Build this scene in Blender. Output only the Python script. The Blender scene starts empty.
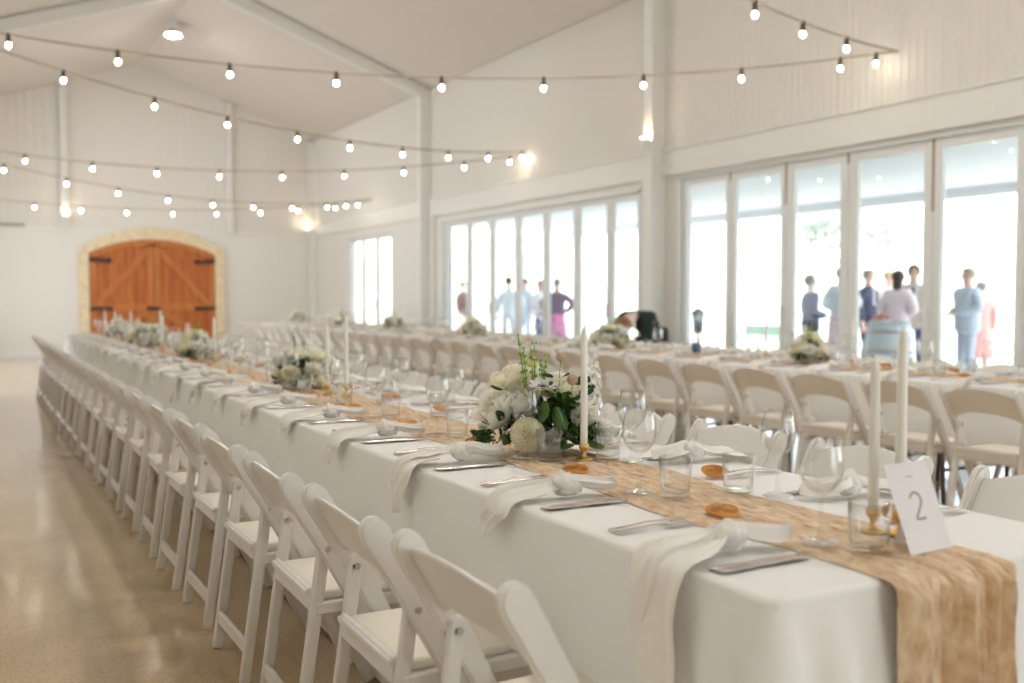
import bpy, bmesh, math, random
from mathutils import Vector, Matrix, Euler
from mathutils import noise as mnoise
random.seed(11)
PI = math.pi
SC = bpy.context.scene
COL = SC.collection
TH = math.atan(549/996.0)
PIT = math.atan(44.5/996.0)

# ------------------------------------------------------------------ materials
MT = {}
def mat(name, col, rough=.5, metal=0., spec=.5, emis=None, estr=0., sheen=0., coat=0., sss=0., trans=0.):
    m = bpy.data.materials.new(name); m.use_nodes = True
    b = m.node_tree.nodes['Principled BSDF']
    b.inputs['Base Color'].default_value = (*col, 1)
    b.inputs['Roughness'].default_value = rough
    b.inputs['Metallic'].default_value = metal
    b.inputs['Specular IOR Level'].default_value = spec
    if emis:
        b.inputs['Emission Color'].default_value = (*emis, 1)
        b.inputs['Emission Strength'].default_value = estr
    if sheen: b.inputs['Sheen Weight'].default_value = sheen
    if coat: b.inputs['Coat Weight'].default_value = coat
    if sss:
        b.inputs['Subsurface Weight'].default_value = sss
        b.inputs['Subsurface Radius'].default_value = (.02, .015, .01)
        b.inputs['Subsurface Scale'].default_value = .5
    MT[name] = m
    return m
def nodes(m): return m.node_tree.nodes, m.node_tree.links, m.node_tree.nodes['Principled BSDF']
def noise_col(m, c1, c2, scale, lo=.35, hi=.65, detail=4, stretch=None, coord='Object'):
    N, L, b = nodes(m)
    tc = N.new('ShaderNodeTexCoord'); mp = N.new('ShaderNodeMapping'); nz = N.new('ShaderNodeTexNoise'); cr = N.new('ShaderNodeValToRGB')
    if stretch: mp.inputs['Scale'].default_value = stretch
    nz.inputs['Scale'].default_value = scale; nz.inputs['Detail'].default_value = detail
    cr.color_ramp.elements[0].position = lo; cr.color_ramp.elements[1].position = hi
    cr.color_ramp.elements[0].color = (*c1, 1); cr.color_ramp.elements[1].color = (*c2, 1)
    L.new(tc.outputs[coord], mp.inputs[0]); L.new(mp.outputs[0], nz.inputs['Vector']); L.new(nz.outputs['Fac'], cr.inputs[0]); L.new(cr.outputs[0], b.inputs['Base Color'])
    return nz, cr, mp
def add_bump(m, scale, strength, dist=.01, stretch=None, tex='noise', detail=3):
    N, L, b = nodes(m)
    tc = N.new('ShaderNodeTexCoord'); mp = N.new('ShaderNodeMapping')
    if stretch: mp.inputs['Scale'].default_value = stretch
    nz = N.new('ShaderNodeTexNoise'); nz.inputs['Scale'].default_value = scale; nz.inputs['Detail'].default_value = detail
    bp = N.new('ShaderNodeBump'); bp.inputs['Strength'].default_value = strength; bp.inputs['Distance'].default_value = dist
    L.new(tc.outputs['Object'], mp.inputs[0]); L.new(mp.outputs[0], nz.inputs['Vector']); L.new(nz.outputs['Fac'], bp.inputs['Height']); L.new(bp.outputs[0], b.inputs['Normal'])

mat('wall_paint', (.80,.79,.755), .55); add_bump(MT['wall_paint'], 3, .05)
mat('cladding', (.78,.755,.71), .45)
mat('ceiling_paint', (.74,.70,.655), .6)
mat('steel_white', (.82,.815,.79), .4)
mat('frame_white', (.80,.81,.81), .35)
mat('brown_seal', (.42,.34,.27), .6)
mat('chair_white', (.78,.755,.725), .32)
mat('cushion', (.84,.79,.69), .6)
mat('bolt', (.55,.5,.46), .35, .9)
mat('cloth', (.86,.85,.835), .85, sheen=.1); add_bump(MT['cloth'], 5, .25, .02)
mat('napkin', (.90,.87,.82), .9, sheen=.1); add_bump(MT['napkin'], 90, .25, .003)
mat('wax', (.84,.82,.76), .4)
mat('gold', (.72,.47,.16), .28, 1.)
mat('cutlery', (.66,.57,.52), .2, 1.)
mat('card', (.80,.765,.775), .7)
mat('ink', (.36,.27,.28), .7)
mat('orange_rind', (.72,.26,.03), .45)
mat('petal', (.97,.95,.87), .6)
mat('petal_cream', (.97,.94,.76), .6)
mat('petal_white', (.97,.96,.93), .6)
mat('pod', (.66,.50,.33), .8)
mat('stem', (.28,.42,.06), .5)
mat('bud', (.62,.68,.22), .5)
mat('dark_center', (.03,.015,.03), .5)
mat('bowl', (.35,.33,.28), .4)
mat('plastic_top', (.72,.7,.66), .5)
mat('leg_metal', (.25,.25,.27), .4, .8)
mat('black_iron', (.03,.03,.03), .5, .3)
mat('bulb', (1,.95,.85), .3, emis=(1,.88,.68), estr=45)
mat('socket', (.10,.07,.05), .5)
mat('cable', (.50,.44,.36), .6)
mat('lens', (1,1,1), .3, emis=(1,.965,.93), estr=240)
mat('sconce_glow', (1,1,1), .3, emis=(1,.82,.55), estr=70)
mat('skin', (.72,.47,.37), .5)
mat('skin_fair', (.82,.60,.50), .5)
mat('hair_auburn', (.27,.12,.06), .5)
mat('deck', (.40,.41,.42), .7)
mat('soffit', (.66,.70,.71), .6)
mat('lantern_glass', (.25,.3,.32), .2)
mat('bark', (.42,.38,.33), .9)
mat('green_paint', (.36,.50,.38), .5)
mat('barrel', (.60,.65,.68), .6)
mat('timber_dark', (.30,.12,.035), .5)
m = mat('foliage', (.05,.12,.03), .38); noise_col(m, (.012,.045,.006), (.06,.14,.018), 14)
m = mat('foliage_light', (.2,.3,.08), .5); noise_col(m, (.12,.2,.04), (.30,.38,.12), 25)
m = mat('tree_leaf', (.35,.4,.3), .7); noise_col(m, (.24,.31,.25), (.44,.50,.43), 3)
m = mat('orange_flesh', (.8,.42,.06), .35); noise_col(m, (.62,.22,.02), (.85,.52,.12), 60)
# runner gauze
m = mat('gauze', (.78,.56,.35), .9, sheen=.2)
noise_col(m, (.62,.40,.22), (.92,.75,.55), 30, .3, .7, 6, (2.2, .7, .7))  # streaks put fold highlights and shade into the gauze colour
add_bump(m, 55, .9, .012, (2.0,.6,.6))
m = mat('gauze_pale', (.78,.62,.47), .9)
# stone surround
m = mat('stone', (.72,.60,.38), .85)
N, L, b = nodes(m); tc = N.new('ShaderNodeTexCoord'); v = N.new('ShaderNodeTexNoise'); v.inputs['Scale'].default_value = 9; cr = N.new('ShaderNodeValToRGB')
cr.color_ramp.elements[0].position = .35; cr.color_ramp.elements[1].position = .65
cr.color_ramp.elements[0].color = (.74,.60,.38,1); cr.color_ramp.elements[1].color = (.84,.74,.54,1)
L.new(tc.outputs['Object'], v.inputs['Vector']); L.new(v.outputs['Fac'], cr.inputs[0]); L.new(cr.outputs[0], b.inputs['Base Color'])
m = mat('timber', (.55,.2,.05), .42); noise_col(m, (.38,.095,.016), (.58,.18,.034), 5, .3, .7, 5, (2.2, 2.2, .25))
m = mat('timber_pale', (.62,.24,.07), .42); noise_col(m, (.45,.13,.025), (.62,.22,.05), 5, .3, .7, 5, (2.2, 2.2, .25))
# floor: polished aggregate concrete
m = mat('floor_concrete', (.5,.4,.3), .16, spec=.5, coat=.4)
MT['floor_concrete'].node_tree.nodes['Principled BSDF'].inputs['Coat Roughness'].default_value = .11
m = MT['floor_concrete']
N, L, b = nodes(m)
tc = N.new('ShaderNodeTexCoord')
n1 = N.new('ShaderNodeTexNoise'); n1.inputs['Scale'].default_value = 1.1; n1.inputs['Detail'].default_value = 5
c1 = N.new('ShaderNodeValToRGB'); c1.color_ramp.elements[0].color = (.47,.335,.19,1); c1.color_ramp.elements[1].color = (.66,.50,.31,1)
c1.color_ramp.elements[0].position = .3; c1.color_ramp.elements[1].position = .7
vo = N.new('ShaderNodeTexVoronoi'); vo.inputs['Scale'].default_value = 85
c2 = N.new('ShaderNodeValToRGB'); c2.color_ramp.elements[0].color = (.18,.14,.1,1); c2.color_ramp.elements[1].color = (1,1,1,1)
c2.color_ramp.elements[0].position = .08; c2.color_ramp.elements[1].position = .35
n3 = N.new('ShaderNodeTexNoise'); n3.inputs['Scale'].default_value = 60; n3.inputs['Detail'].default_value = 3
c3 = N.new('ShaderNodeValToRGB'); c3.color_ramp.elements[0].color = (.72,.72,.72,1); c3.color_ramp.elements[1].color = (1.15,1.12,1.08,1)
mx = N.new('ShaderNodeMixRGB'); mx.blend_type = 'MULTIPLY'; mx.inputs[0].default_value = .55
mx2 = N.new('ShaderNodeMixRGB'); mx2.blend_type = 'MULTIPLY'; mx2.inputs[0].default_value = .8
for a, bb in ((n1, c1), (n3, c3)): L.new(tc.outputs['Object'], a.inputs['Vector']); L.new(a.outputs['Fac'], bb.inputs[0])
L.new(tc.outputs['Object'], vo.inputs['Vector']); L.new(vo.outputs['Distance'], c2.inputs[0])
L.new(c1.outputs[0], mx.inputs[1]); L.new(c2.outputs[0], mx.inputs[2]); L.new(mx.outputs[0], mx2.inputs[1]); L.new(c3.outputs[0], mx2.inputs[2]); L.new(mx2.outputs[0], b.inputs['Base Color'])
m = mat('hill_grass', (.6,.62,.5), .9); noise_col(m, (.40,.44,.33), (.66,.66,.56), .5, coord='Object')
m = mat('fabric_navy', (.05,.06,.11), .8)
for nm, c in dict(grey_blue=(.46,.52,.59), pale_blue=(.66,.72,.78), beige=(.60,.54,.47), coral=(.75,.36,.32), purple=(.18,.12,.20), pink=(.75,.25,.50), brown=(.14,.09,.08), white=(.8,.8,.8), charcoal=(.07,.07,.09), black=(.02,.02,.02), jeans=(.09,.13,.25), rose=(.80,.66,.69)).items():
    mat('fabric_'+nm, c, .85)
m = mat('fabric_floral', (.8,.6,.6), .85); noise_col(m, (.80,.30,.33), (.85,.82,.82), 9, .4, .55)
m = mat('fabric_black_floral', (.02,.03,.03), .85); noise_col(m, (.015,.03,.025), (.35,.14,.10), 12, .64, .74)
for nm, c in dict(dark=(.035,.022,.015), brown=(.12,.06,.03), blond=(.45,.26,.12), grey=(.3,.27,.25), sandy=(.36,.27,.18)).items():
    mat('hair_'+nm, c, .55)
def translucent(name, amt):
    m = MT[name]; N, L, b = nodes(m); out = N['Material Output']
    t = N.new('ShaderNodeBsdfTranslucent'); mx = N.new('ShaderNodeMixShader'); mx.inputs[0].default_value = amt
    src = b.inputs['Base Color']
    if src.links: L.new(src.links[0].from_socket, t.inputs[0])
    else: t.inputs[0].default_value = src.default_value
    L.new(b.outputs[0], mx.inputs[1]); L.new(t.outputs[0], mx.inputs[2]); L.new(mx.outputs[0], out.inputs[0])
for nm, a in (('petal', .45), ('petal_cream', .45), ('petal_white', .45), ('napkin', .08), ('foliage', .08), ('foliage_light', .3)): translucent(nm, a)
# thin clear glass: straight transmission with fresnel gloss
def glass(name, tint, r0, gain, rough=.0, power=3.5):
    m = bpy.data.materials.new(name); m.use_nodes = True
    N, L = m.node_tree.nodes, m.node_tree.links
    N.remove(N['Principled BSDF']); out = N['Material Output']
    tr = N.new('ShaderNodeBsdfTransparent'); tr.inputs[0].default_value = (*tint, 1)
    gl = N.new('ShaderNodeBsdfGlossy'); gl.inputs['Roughness'].default_value = rough
    lw = N.new('ShaderNodeLayerWeight'); lw.inputs['Blend'].default_value = .5
    pw = N.new('ShaderNodeMath'); pw.operation = 'POWER'; pw.inputs[1].default_value = power
    ma = N.new('ShaderNodeMath'); ma.operation = 'MULTIPLY_ADD'; ma.inputs[1].default_value = gain; ma.inputs[2].default_value = r0; ma.use_clamp = True
    mx = N.new('ShaderNodeMixShader')
    L.new(lw.outputs['Facing'], pw.inputs[0]); L.new(pw.outputs[0], ma.inputs[0]); L.new(ma.outputs[0], mx.inputs[0])
    L.new(tr.outputs[0], mx.inputs[1]); L.new(gl.outputs[0], mx.inputs[2]); L.new(mx.outputs[0], out.inputs[0])
    MT[name] = m
glass('glass', (.99,.992,.99), .055, .95, power=2.9)
glass('pane', (.96,.98,.98), .05, .7)

# ------------------------------------------------------------------ helpers
def meshobj(name, me, m=None, parent=None, loc=(0,0,0), rot=(0,0,0)):
    o = bpy.data.objects.new(name, me); COL.objects.link(o)
    if m is not None and len(me.materials) == 0: me.materials.append(MT[m] if isinstance(m, str) else m)
    if parent: o.parent = parent
    o.location = loc; o.rotation_euler = rot
    return o
def empty(name, loc=(0,0,0), rz=0):
    o = bpy.data.objects.new(name, None); COL.objects.link(o); o.empty_display_size = .1
    o.location = loc; o.rotation_euler = (0,0,rz); return o
def tag(o, label=None, cat=None, group=None, kind=None):
    if label: o['label'] = label
    if cat: o['category'] = cat
    if group: o['group'] = group
    if kind: o['kind'] = kind
    return o
def struct(o, label=None):
    o['kind'] = 'structure'
    if label: o['label'] = label
    return o
def smooth(me, on=True):
    for p in me.polygons: p.use_smooth = on
    return me
def bm2me(bm, name='m', sm=False):
    me = bpy.data.meshes.new(name); bmesh.ops.recalc_face_normals(bm, faces=bm.faces) if len(bm.faces) < 60000 else None
    bm.to_mesh(me); bm.free()
    if sm: smooth(me)
    return me
def pyme(verts, faces, name='m', sm=True):
    me = bpy.data.meshes.new(name); me.from_pydata([tuple(v) for v in verts], [], faces); me.update()
    if sm: smooth(me)
    return me
def bx(bm, lo, hi, bevel=0., M=None, seg=2):
    r = bmesh.ops.create_cube(bm, size=1.)
    vs = r['verts']
    c = [(a+b)/2 for a, b in zip(lo, hi)]; s = [b-a for a, b in zip(lo, hi)]
    for v in vs: v.co = Vector((v.co.x*s[0]+c[0], v.co.y*s[1]+c[1], v.co.z*s[2]+c[2]))
    if bevel > 0:
        es = {e for v in vs for e in v.link_edges}
        r2 = bmesh.ops.bevel(bm, geom=list(es), offset=bevel, segments=seg, affect='EDGES', profile=.5)
        vs = list({v for f in r2['faces'] for v in f.verts} | {v for v in vs if v.is_valid})
    if M is not None:
        for v in vs: v.co = M @ v.co
    return vs
def box(name, lo, hi, m, parent=None, bevel=0., sm=False):
    bm = bmesh.new(); bx(bm, lo, hi, bevel); return meshobj(name, bm2me(bm, name, sm), m, parent)
def bar(bm, p, q, w, t, bevel=.004, up=Vector((0,1,0)), over=0.):
    """a board from p to q; w across 'up', t along the third axis"""
    p, q = Vector(p), Vector(q); d = (q-p); Ln = d.length; d.normalize()
    u = up.normalized(); n = d.cross(u).normalized(); u = n.cross(d).normalized()
    M = Matrix(((u.x, n.x, d.x, p.x), (u.y, n.y, d.y, p.y), (u.z, n.z, d.z, p.z), (0,0,0,1)))
    return bx(bm, (-w/2, -t/2, -over), (w/2, t/2, Ln+over), bevel, M)
def cyl(bm, p, q, r1, r2=None, n=12, cap=True):
    p, q = Vector(p), Vector(q); r2 = r1 if r2 is None else r2
    d = q-p; Ln = d.length
    M = Matrix.Translation((p+q)/2) @ d.to_track_quat('Z', 'Y').to_matrix().to_4x4()
    bmesh.ops.create_cone(bm, cap_ends=cap, segments=n, radius1=r1, radius2=r2, depth=Ln, matrix=M)
def sph(bm, c, r, sx=1, sy=1, sz=1, sub=2):
    M = Matrix.Translation(c) @ Matrix.Diagonal((sx, sy, sz, 1))
    bmesh.ops.create_icosphere(bm, subdivisions=sub, radius=r, matrix=M)
def lathe(prof, n=28, closed=False):
    vs, fs = [], []
    k = len(prof)
    for i in range(n):
        a = 2*PI*i/n
        for r, z in prof: vs.append((r*math.cos(a), r*math.sin(a), z))
    for i in range(n):
        j = (i+1) % n
        for q in range(k-1):
            a, b, c, d = i*k+q, j*k+q, j*k+q+1, i*k+q+1
            if prof[q][0] < 1e-6: fs.append((a, c, d))
            elif prof[q+1][0] < 1e-6: fs.append((a, b, d))
            else: fs.append((a, b, c, d))
    bm = bmesh.new(); me = pyme(vs, fs); bm.from_mesh(me); bpy.data.meshes.remove(me)
    bmesh.ops.remove_doubles(bm, verts=bm.verts, dist=1e-5)
    return bm2me(bm, 'lathe', True)
def tube(pts, r, n=8, name='tube'):
    bm = bmesh.new(); rings = []
    P = [Vector(p) for p in pts]
    for i, p in enumerate(P):
        d = (P[min(i+1, len(P)-1)]-P[max(i-1, 0)]).normalized()
        u = d.cross(Vector((0,0,1)));
        if u.length < .1: u = d.cross(Vector((1,0,0)))
        u.normalize(); w = d.cross(u)
        rr = r[i] if isinstance(r, (list, tuple)) else r
        rings.append([bm.verts.new(p+u*rr*math.cos(2*PI*k/n)+w*rr*math.sin(2*PI*k/n)) for k in range(n)])
    for a, b in zip(rings, rings[1:]):
        for k in range(n): bm.faces.new((a[k], a[(k+1) % n], b[(k+1) % n], b[k]))
    bm.faces.new(rings[0]); bm.faces.new(rings[-1])
    return bm2me(bm, name, True)
def dup(root, loc, rz=None, label=None, rot=None):
    r = root.copy(); COL.objects.link(r); r.location = loc
    if rz is not None: r.rotation_euler = (0,0,rz)
    if rot is not None: r.rotation_euler = rot
    if label: r['label'] = label
    for ch in CH.get(root.name, []):
        c = ch.copy(); COL.objects.link(c); c.parent = r
        for g in CH.get(ch.name, []):
            d = g.copy(); COL.objects.link(d); d.parent = c
    return r
CH = {}
def reg(root):
    """remember the children of a prototype so that copies are quick"""
    CH[root.name] = [o for o in bpy.data.objects if o.parent == root]
    for c in CH[root.name]: CH[c.name] = [o for o in bpy.data.objects if o.parent == c]
    return root
ORD = ['first','second','third','fourth','fifth','sixth','seventh','eighth','ninth','tenth','eleventh','twelfth','thirteenth','fourteenth','fifteenth','sixteenth','seventeenth','eighteenth','nineteenth','twentieth','twenty-first','twenty-second','twenty-third','twenty-fourth','twenty-fifth','twenty-sixth','twenty-seventh','twenty-eighth','twenty-ninth','thirtieth','thirty-first']

# ------------------------------------------------------------------ the hall
XL, XR, YF, YB = -.42, 7.3, -3.8, 22.9
RX, RZ, SL = 3.45, 6.28, .3535
def roofz(x): return RZ - SL*abs(x-RX)
struct(box('floor', (XL-.2, YF-.2, -.2), (XR+.12, YB+.2, 0), 'floor_concrete'), 'polished beige-brown concrete floor')
bm = bmesh.new()
for s in (XL-.2, XR+.2):
    a = [bm.verts.new(p) for p in ((s, YF-.2, roofz(s)), (s, YB+.2, roofz(s)), (RX, YB+.2, RZ), (RX, YF-.2, RZ))]
    b = [bm.verts.new(v.co+Vector((0,0,.15))) for v in a]
    bm.faces.new(a); bm.faces.new(b[::-1])
    for i in range(4): bm.faces.new((a[i], b[i], b[(i+1) % 4], a[(i+1) % 4]))
struct(meshobj('ceiling', bm2me(bm, 'ceiling'), 'ceiling_paint'), 'white gabled ceiling')
LOPEN = [(14.4, 21.2, 2.5)]
bm = bmesh.new()
for a, b_ in ((YF-.2, 14.4), (21.2, YB+.2)): bx(bm, (XL-.2, a, 0), (XL, b_, 2.5))
bx(bm, (XL-.2, YF-.2, 2.5), (XL, YB+.2, roofz(XL)+.05))
struct(meshobj('wall_left', bm2me(bm), 'wall_paint'), 'white wall on the aisle side')
def gable(name, y0, y1):
    bm = bmesh.new()
    pts = [(XL-.2, 0), (XR+.2, 0), (XR+.2, roofz(XR+.2)+.02), (RX, RZ+.02), (XL-.2, roofz(XL-.2)+.02)]
    a = [bm.verts.new((x, y0, z)) for x, z in pts]; b = [bm.verts.new((x, y1, z)) for x, z in pts]
    bm.faces.new(a); bm.faces.new(b[::-1])
    for i in range(5): bm.faces.new((a[i], b[i], b[(i+1) % 5], a[(i+1) % 5]))
    return struct(meshobj(name, bm2me(bm, name), 'wall_paint'))
WB = gable('wall_back', YB, YB+.2)
FO = (2.2, 5.9, 2.3)
bm = bmesh.new()
bx(bm, (XL-.2, YF-.2, 0), (FO[0], YF, FO[2])); bx(bm, (FO[1], YF-.2, 0), (XR+.2, YF, FO[2]))
pts = [(XL-.2, FO[2]), (XR+.2, FO[2]), (XR+.2, roofz(XR+.2)+.02), (RX, RZ+.02), (XL-.2, roofz(XL-.2)+.02)]
A_ = [bm.verts.new((x, YF-.2, z)) for x, z in pts]; B_ = [bm.verts.new((x, YF, z)) for x, z in pts]
bm.faces.new(A_); bm.faces.new(B_[::-1])
for i in range(5): bm.faces.new((A_[i], B_[i], B_[(i+1) % 5], A_[(i+1) % 5]))
struct(meshobj('wall_front', bm2me(bm), 'wall_paint'), 'white gable wall behind the camera')
def glazing(name, fn, a, b_, h, n):
    bm = bmesh.new(); g = bmesh.new(); w = (b_-a)/n
    for i in range(n+1):
        p = a+w*i; lo, hi = fn(p-.05, 0, .06), fn(p+.05, h, .11)
        bx(bm, tuple(map(min, lo, hi)), tuple(map(max, lo, hi)))
    for z0, z1 in ((.02, .14), (h-.1, h)):
        lo, hi = fn(a, z0, .065), fn(b_, z1, .105); bx(bm, tuple(map(min, lo, hi)), tuple(map(max, lo, hi)))
    o = struct(meshobj(name, bm2me(bm), 'frame_white'), 'unseen white framed glazing added for daylight'); g.faces.new([g.verts.new(fn(*q, .085)) for q in ((a, .1), (b_, .1), (b_, h-.05), (a, h-.05))])
    meshobj('glass_pane', bm2me(g), 'pane', o)
glazing('fill_window_1', lambda u, z, d: (u, YF-d, z), FO[0], FO[1], FO[2], 6)  # added behind the camera to let in more daylight
glazing('fill_window_2', lambda u, z, d: (XL-d, u, z), LOPEN[0][0], LOPEN[0][1], 2.5, 8)  # added in the unseen aisle wall for extra daylight
# ribbed cladding: trapezoid ribs
def ribs(name, pfun, smin, smax, pitch, depth, z0, zfun, parent, m='cladding'):
    vs, fs = [], []; s = smin
    prof = []
    while s < smax:
        for ds, dd in ((0, 0), (.55, 0), (.68, 1), (.87, 1)):
            q = min(s+ds*pitch, smax); prof.append((q, dd*depth))
        s += pitch
    for q, d in prof:
        vs.append(pfun(q, d, z0)); vs.append(pfun(q, d, zfun(q)))
    for i in range(len(prof)-1): fs.append((2*i, 2*i+2, 2*i+3, 2*i+1))
    return meshobj(name, pyme(vs, fs, name, False), m, parent)
ribs('wall_cladding', lambda q, d, z: (q, YB-.012-d, z), XL, XR, .17, .005, 2.70, lambda x: roofz(x), WB)
# wall on the window side
WR = empty('wall_right', (0,0,0)); struct(WR, 'white wall with ribbed cladding above the folding glass doors')
piers = [(YF, -3.45), (2.72, 3.33), (9.24, 9.97), (15.75, 18.05), (20.6, YB)]
opens = [(-3.45, 2.72, 2.64), (3.33, 9.24, 2.64), (9.97, 15.75, 2.57), (18.05, 20.6, 2.53)]
bm = bmesh.new()
for a, b_ in piers: bx(bm, (XR, a, 0), (XR+.2, b_, 2.65))
for a, b_, h in opens: bx(bm, (XR, a, h), (XR+.2, b_, 2.65))
bx(bm, (XR, YF-.2, 2.65), (XR+.2, YB, roofz(XR)+.03))
meshobj('wall_panel', bm2me(bm), 'wall_paint', WR)
box('header_band', (XR-.05, YF, 2.66), (XR, YB, 2.96), 'steel_white', WR, .006)
ribs('cladding', lambda q, d, z: (XR-.012-d, q, z), YF, YB, .085, .012, 2.965, lambda y: roofz(XR)-.01, WR)
box('band_ledge', (XR-.07, YF, 2.955), (XR, YB, 2.975), 'steel_white', WR)
tn = 0
def trim(lo, hi, m='steel_white', bevel=.006, label=None):
    global tn; tn += 1
    return struct(box('trim_%d' % tn, lo, hi, m, None, bevel), label)
trim((XL, YB-.03, 2.645), (XR, YB, 2.705), label='white rail between smooth and ribbed wall')
trim((XL, YB-.06, 2.70), (1.15, YB-.02, 2.76), 'brown_seal', label='dark rail on the back wall')
for x in (1.90, 5.30): trim((x-.07, YB-.16, 2.70), (x+.07, YB-.02, roofz(x)-.02), label='white steel mullion post on the back gable')
for k, y in enumerate((-3.4, 2.98, 9.56, 16.28)):
    trim((XR-.21, y-.085, 0), (XR-.005, y+.085, 4.86), label='white steel portal post by the glass doors')
    trim((XL+.005, y-.085, 0), (XL+.21, y+.085, 4.86), label='white steel portal post')
    tn += 1
    bm = bmesh.new()
    for s, xe in ((-1, XL+.02), (1, XR-.02)):
        z1, z0 = roofz(xe)-.02, RZ-.02
        a = [(xe, z1), (RX, z0), (RX, z0-.20), (xe, z1-.20)]
        A = [bm.verts.new((x, y-.07, z)) for x, z in a]; B = [bm.verts.new((x, y+.07, z)) for x, z in a]
        bm.faces.new(A); bm.faces.new(B[::-1])
        for i in range(4): bm.faces.new((A[i], B[i], B[(i+1) % 4], A[(i+1) % 4]))
    struct(meshobj('trim_%d' % tn, bm2me(bm), 'steel_white'), 'white steel roof rafter')
trim((XR-.06, 16.0, 0), (XR-.005, 16.18, 2.65), 'wall_paint')
trim((XR-.17, YB-.2, 0), (XR-.01, YB-.03, 4.85), label='white steel corner post')
tn += 1
bm = bmesh.new()
for y in (9.78,): cyl(bm, (XR-.06, y, 2.62), (XR-.06, y+.1, 2.62), .03)
cyl(bm, (XR-.06, 9.3, 2.97), (XR-.06, 9.42, 2.97), .03); cyl(bm, (XR-.06, 9.3, 2.7), (XR-.06, 9.42, 2.7), .03)
struct(meshobj('trim_%d' % tn, bm2me(bm), 'steel_white'))
struct(box('baseboard_back', (XL, YB-.02, 0), (XR, YB, .1), 'frame_white'))

# folding glass doors
dn = 0
def door_panel(y0, y1, z1, st=.075, strip=False, handle=False):
    global dn; dn += 1
    X0, X1 = XR+.03, XR+.085
    bm = bmesh.new()
    bx(bm, (X0, y0, .02), (X1, y0+st, z1), .006); bx(bm, (X0, y1-st, .02), (X1, y1, z1), .006)
    bx(bm, (X0, y0+st, z1-.085), (X1, y1-st, z1), .006); bx(bm, (X0, y0+st, .02), (X1, y1-st, .14), .006)
    d = struct(meshobj('door_%d' % dn, bm2me(bm), 'frame_white'), 'white framed folding glass door panel')
    bm = bmesh.new(); g = [bm.verts.new(p) for p in ((X0+.027, y0+st-.005, .13), (X0+.027, y1-st+.005, .13), (X0+.027, y1-st+.005, z1-.08), (X0+.027, y0+st-.005, z1-.08))]; bm.faces.new(g)
    meshobj('glass_pane', bm2me(bm), 'pane', d)
    if strip: box('hinge_strip', (X0-.006, y0-.012, z1-strip), (X0, y0+.012, z1), 'brown_seal', d)
    if handle: box('handle', (X0-.03, y0+.025, .98), (X0, y0+.05, 1.16), 'frame_white', d, .006)
def frame_around(y0, y1, h):
    global tn; tn += 1
    bm = bmesh.new()
    bx(bm, (XR-.01, y0, 0), (XR+.13, y0+.035, h)); bx(bm, (XR-.01, y1-.035, 0), (XR+.13, y1, h)); bx(bm, (XR-.01, y0, h-.03), (XR+.13, y1, h))
    struct(meshobj('trim_%d' % tn, bm2me(bm), 'frame_white'), 'white outer frame of a folding door set')
for (a, b_, h), ys in zip(opens, ([-3.4+.865*k for k in range(8)], [3.37, 4.11, 4.94, 5.79, 6.73, 7.54, 8.38, 9.20], [10.01, 10.69, 11.49, 12.31, 13.14, 13.98, 14.79, 15.71], [18.1, 18.95, 19.75, 20.55])):
    frame_around(a, b_, h)
    for i in range(len(ys)-1):
        lo, hi = ys[i], ys[i+1]
        st = .1 if abs(hi-6.73) < .01 or abs(lo-6.73) < .01 else .075
        door_panel(lo+.003, hi-.003, h-.035, st, strip={5.79:.62, 7.54:.42, 4.11:.6, 6.73:.1, 8.38:.1}.get(lo, 0), handle=(i % 2 == 1))

# the arched timber doors in the back wall
def arch_pts(x0, x1, zs, zt, n=20):
    h = zt-zs; w = (x1-x0)/2; R = (w*w+h*h)/(2*h); cx = (x0+x1)/2; cz = zt-R
    a0 = math.asin(w/R)
    return [(cx+R*math.sin(-a0+2*a0*i/n), cz+R*math.cos(-a0+2*a0*i/n)) for i in range(n+1)]
def archz(x, x0, x1, zs, zt):
    h = zt-zs; w = (x1-x0)/2; R = (w*w+h*h)/(2*h); cx = (x0+x1)/2
    return zt-R+math.sqrt(max(R*R-(x-cx)**2, 0))
AX0, AX1, AZS, AZT = 2.35, 4.97, 2.19, 2.50
ins = [(AX0, 0)]+arch_pts(AX0, AX1, AZS, AZT)+[(AX1, 0)]
ous = [(AX0-.2, 0)]+arch_pts(AX0-.2, AX1+.2, AZS+.10, AZT+.24)+[(AX1+.2, 0)]
bm = bmesh.new()
n = len(ins)
rows = [[bm.verts.new((x, y, z)) for x, z in P] for P, y in ((ins, YB-.0), (ins, YB-.11), (ous, YB-.11), (ous, YB-.0))]
for a, b_ in zip(rows, rows[1:]):
    for i in range(n-1): bm.faces.new((a[i], a[i+1], b_[i+1], b_[i]))
dn += 1
struct(meshobj('trim_%d' % (tn+1), bm2me(bm), 'stone'), 'cream stone arch around the timber doors'); tn += 1
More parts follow.
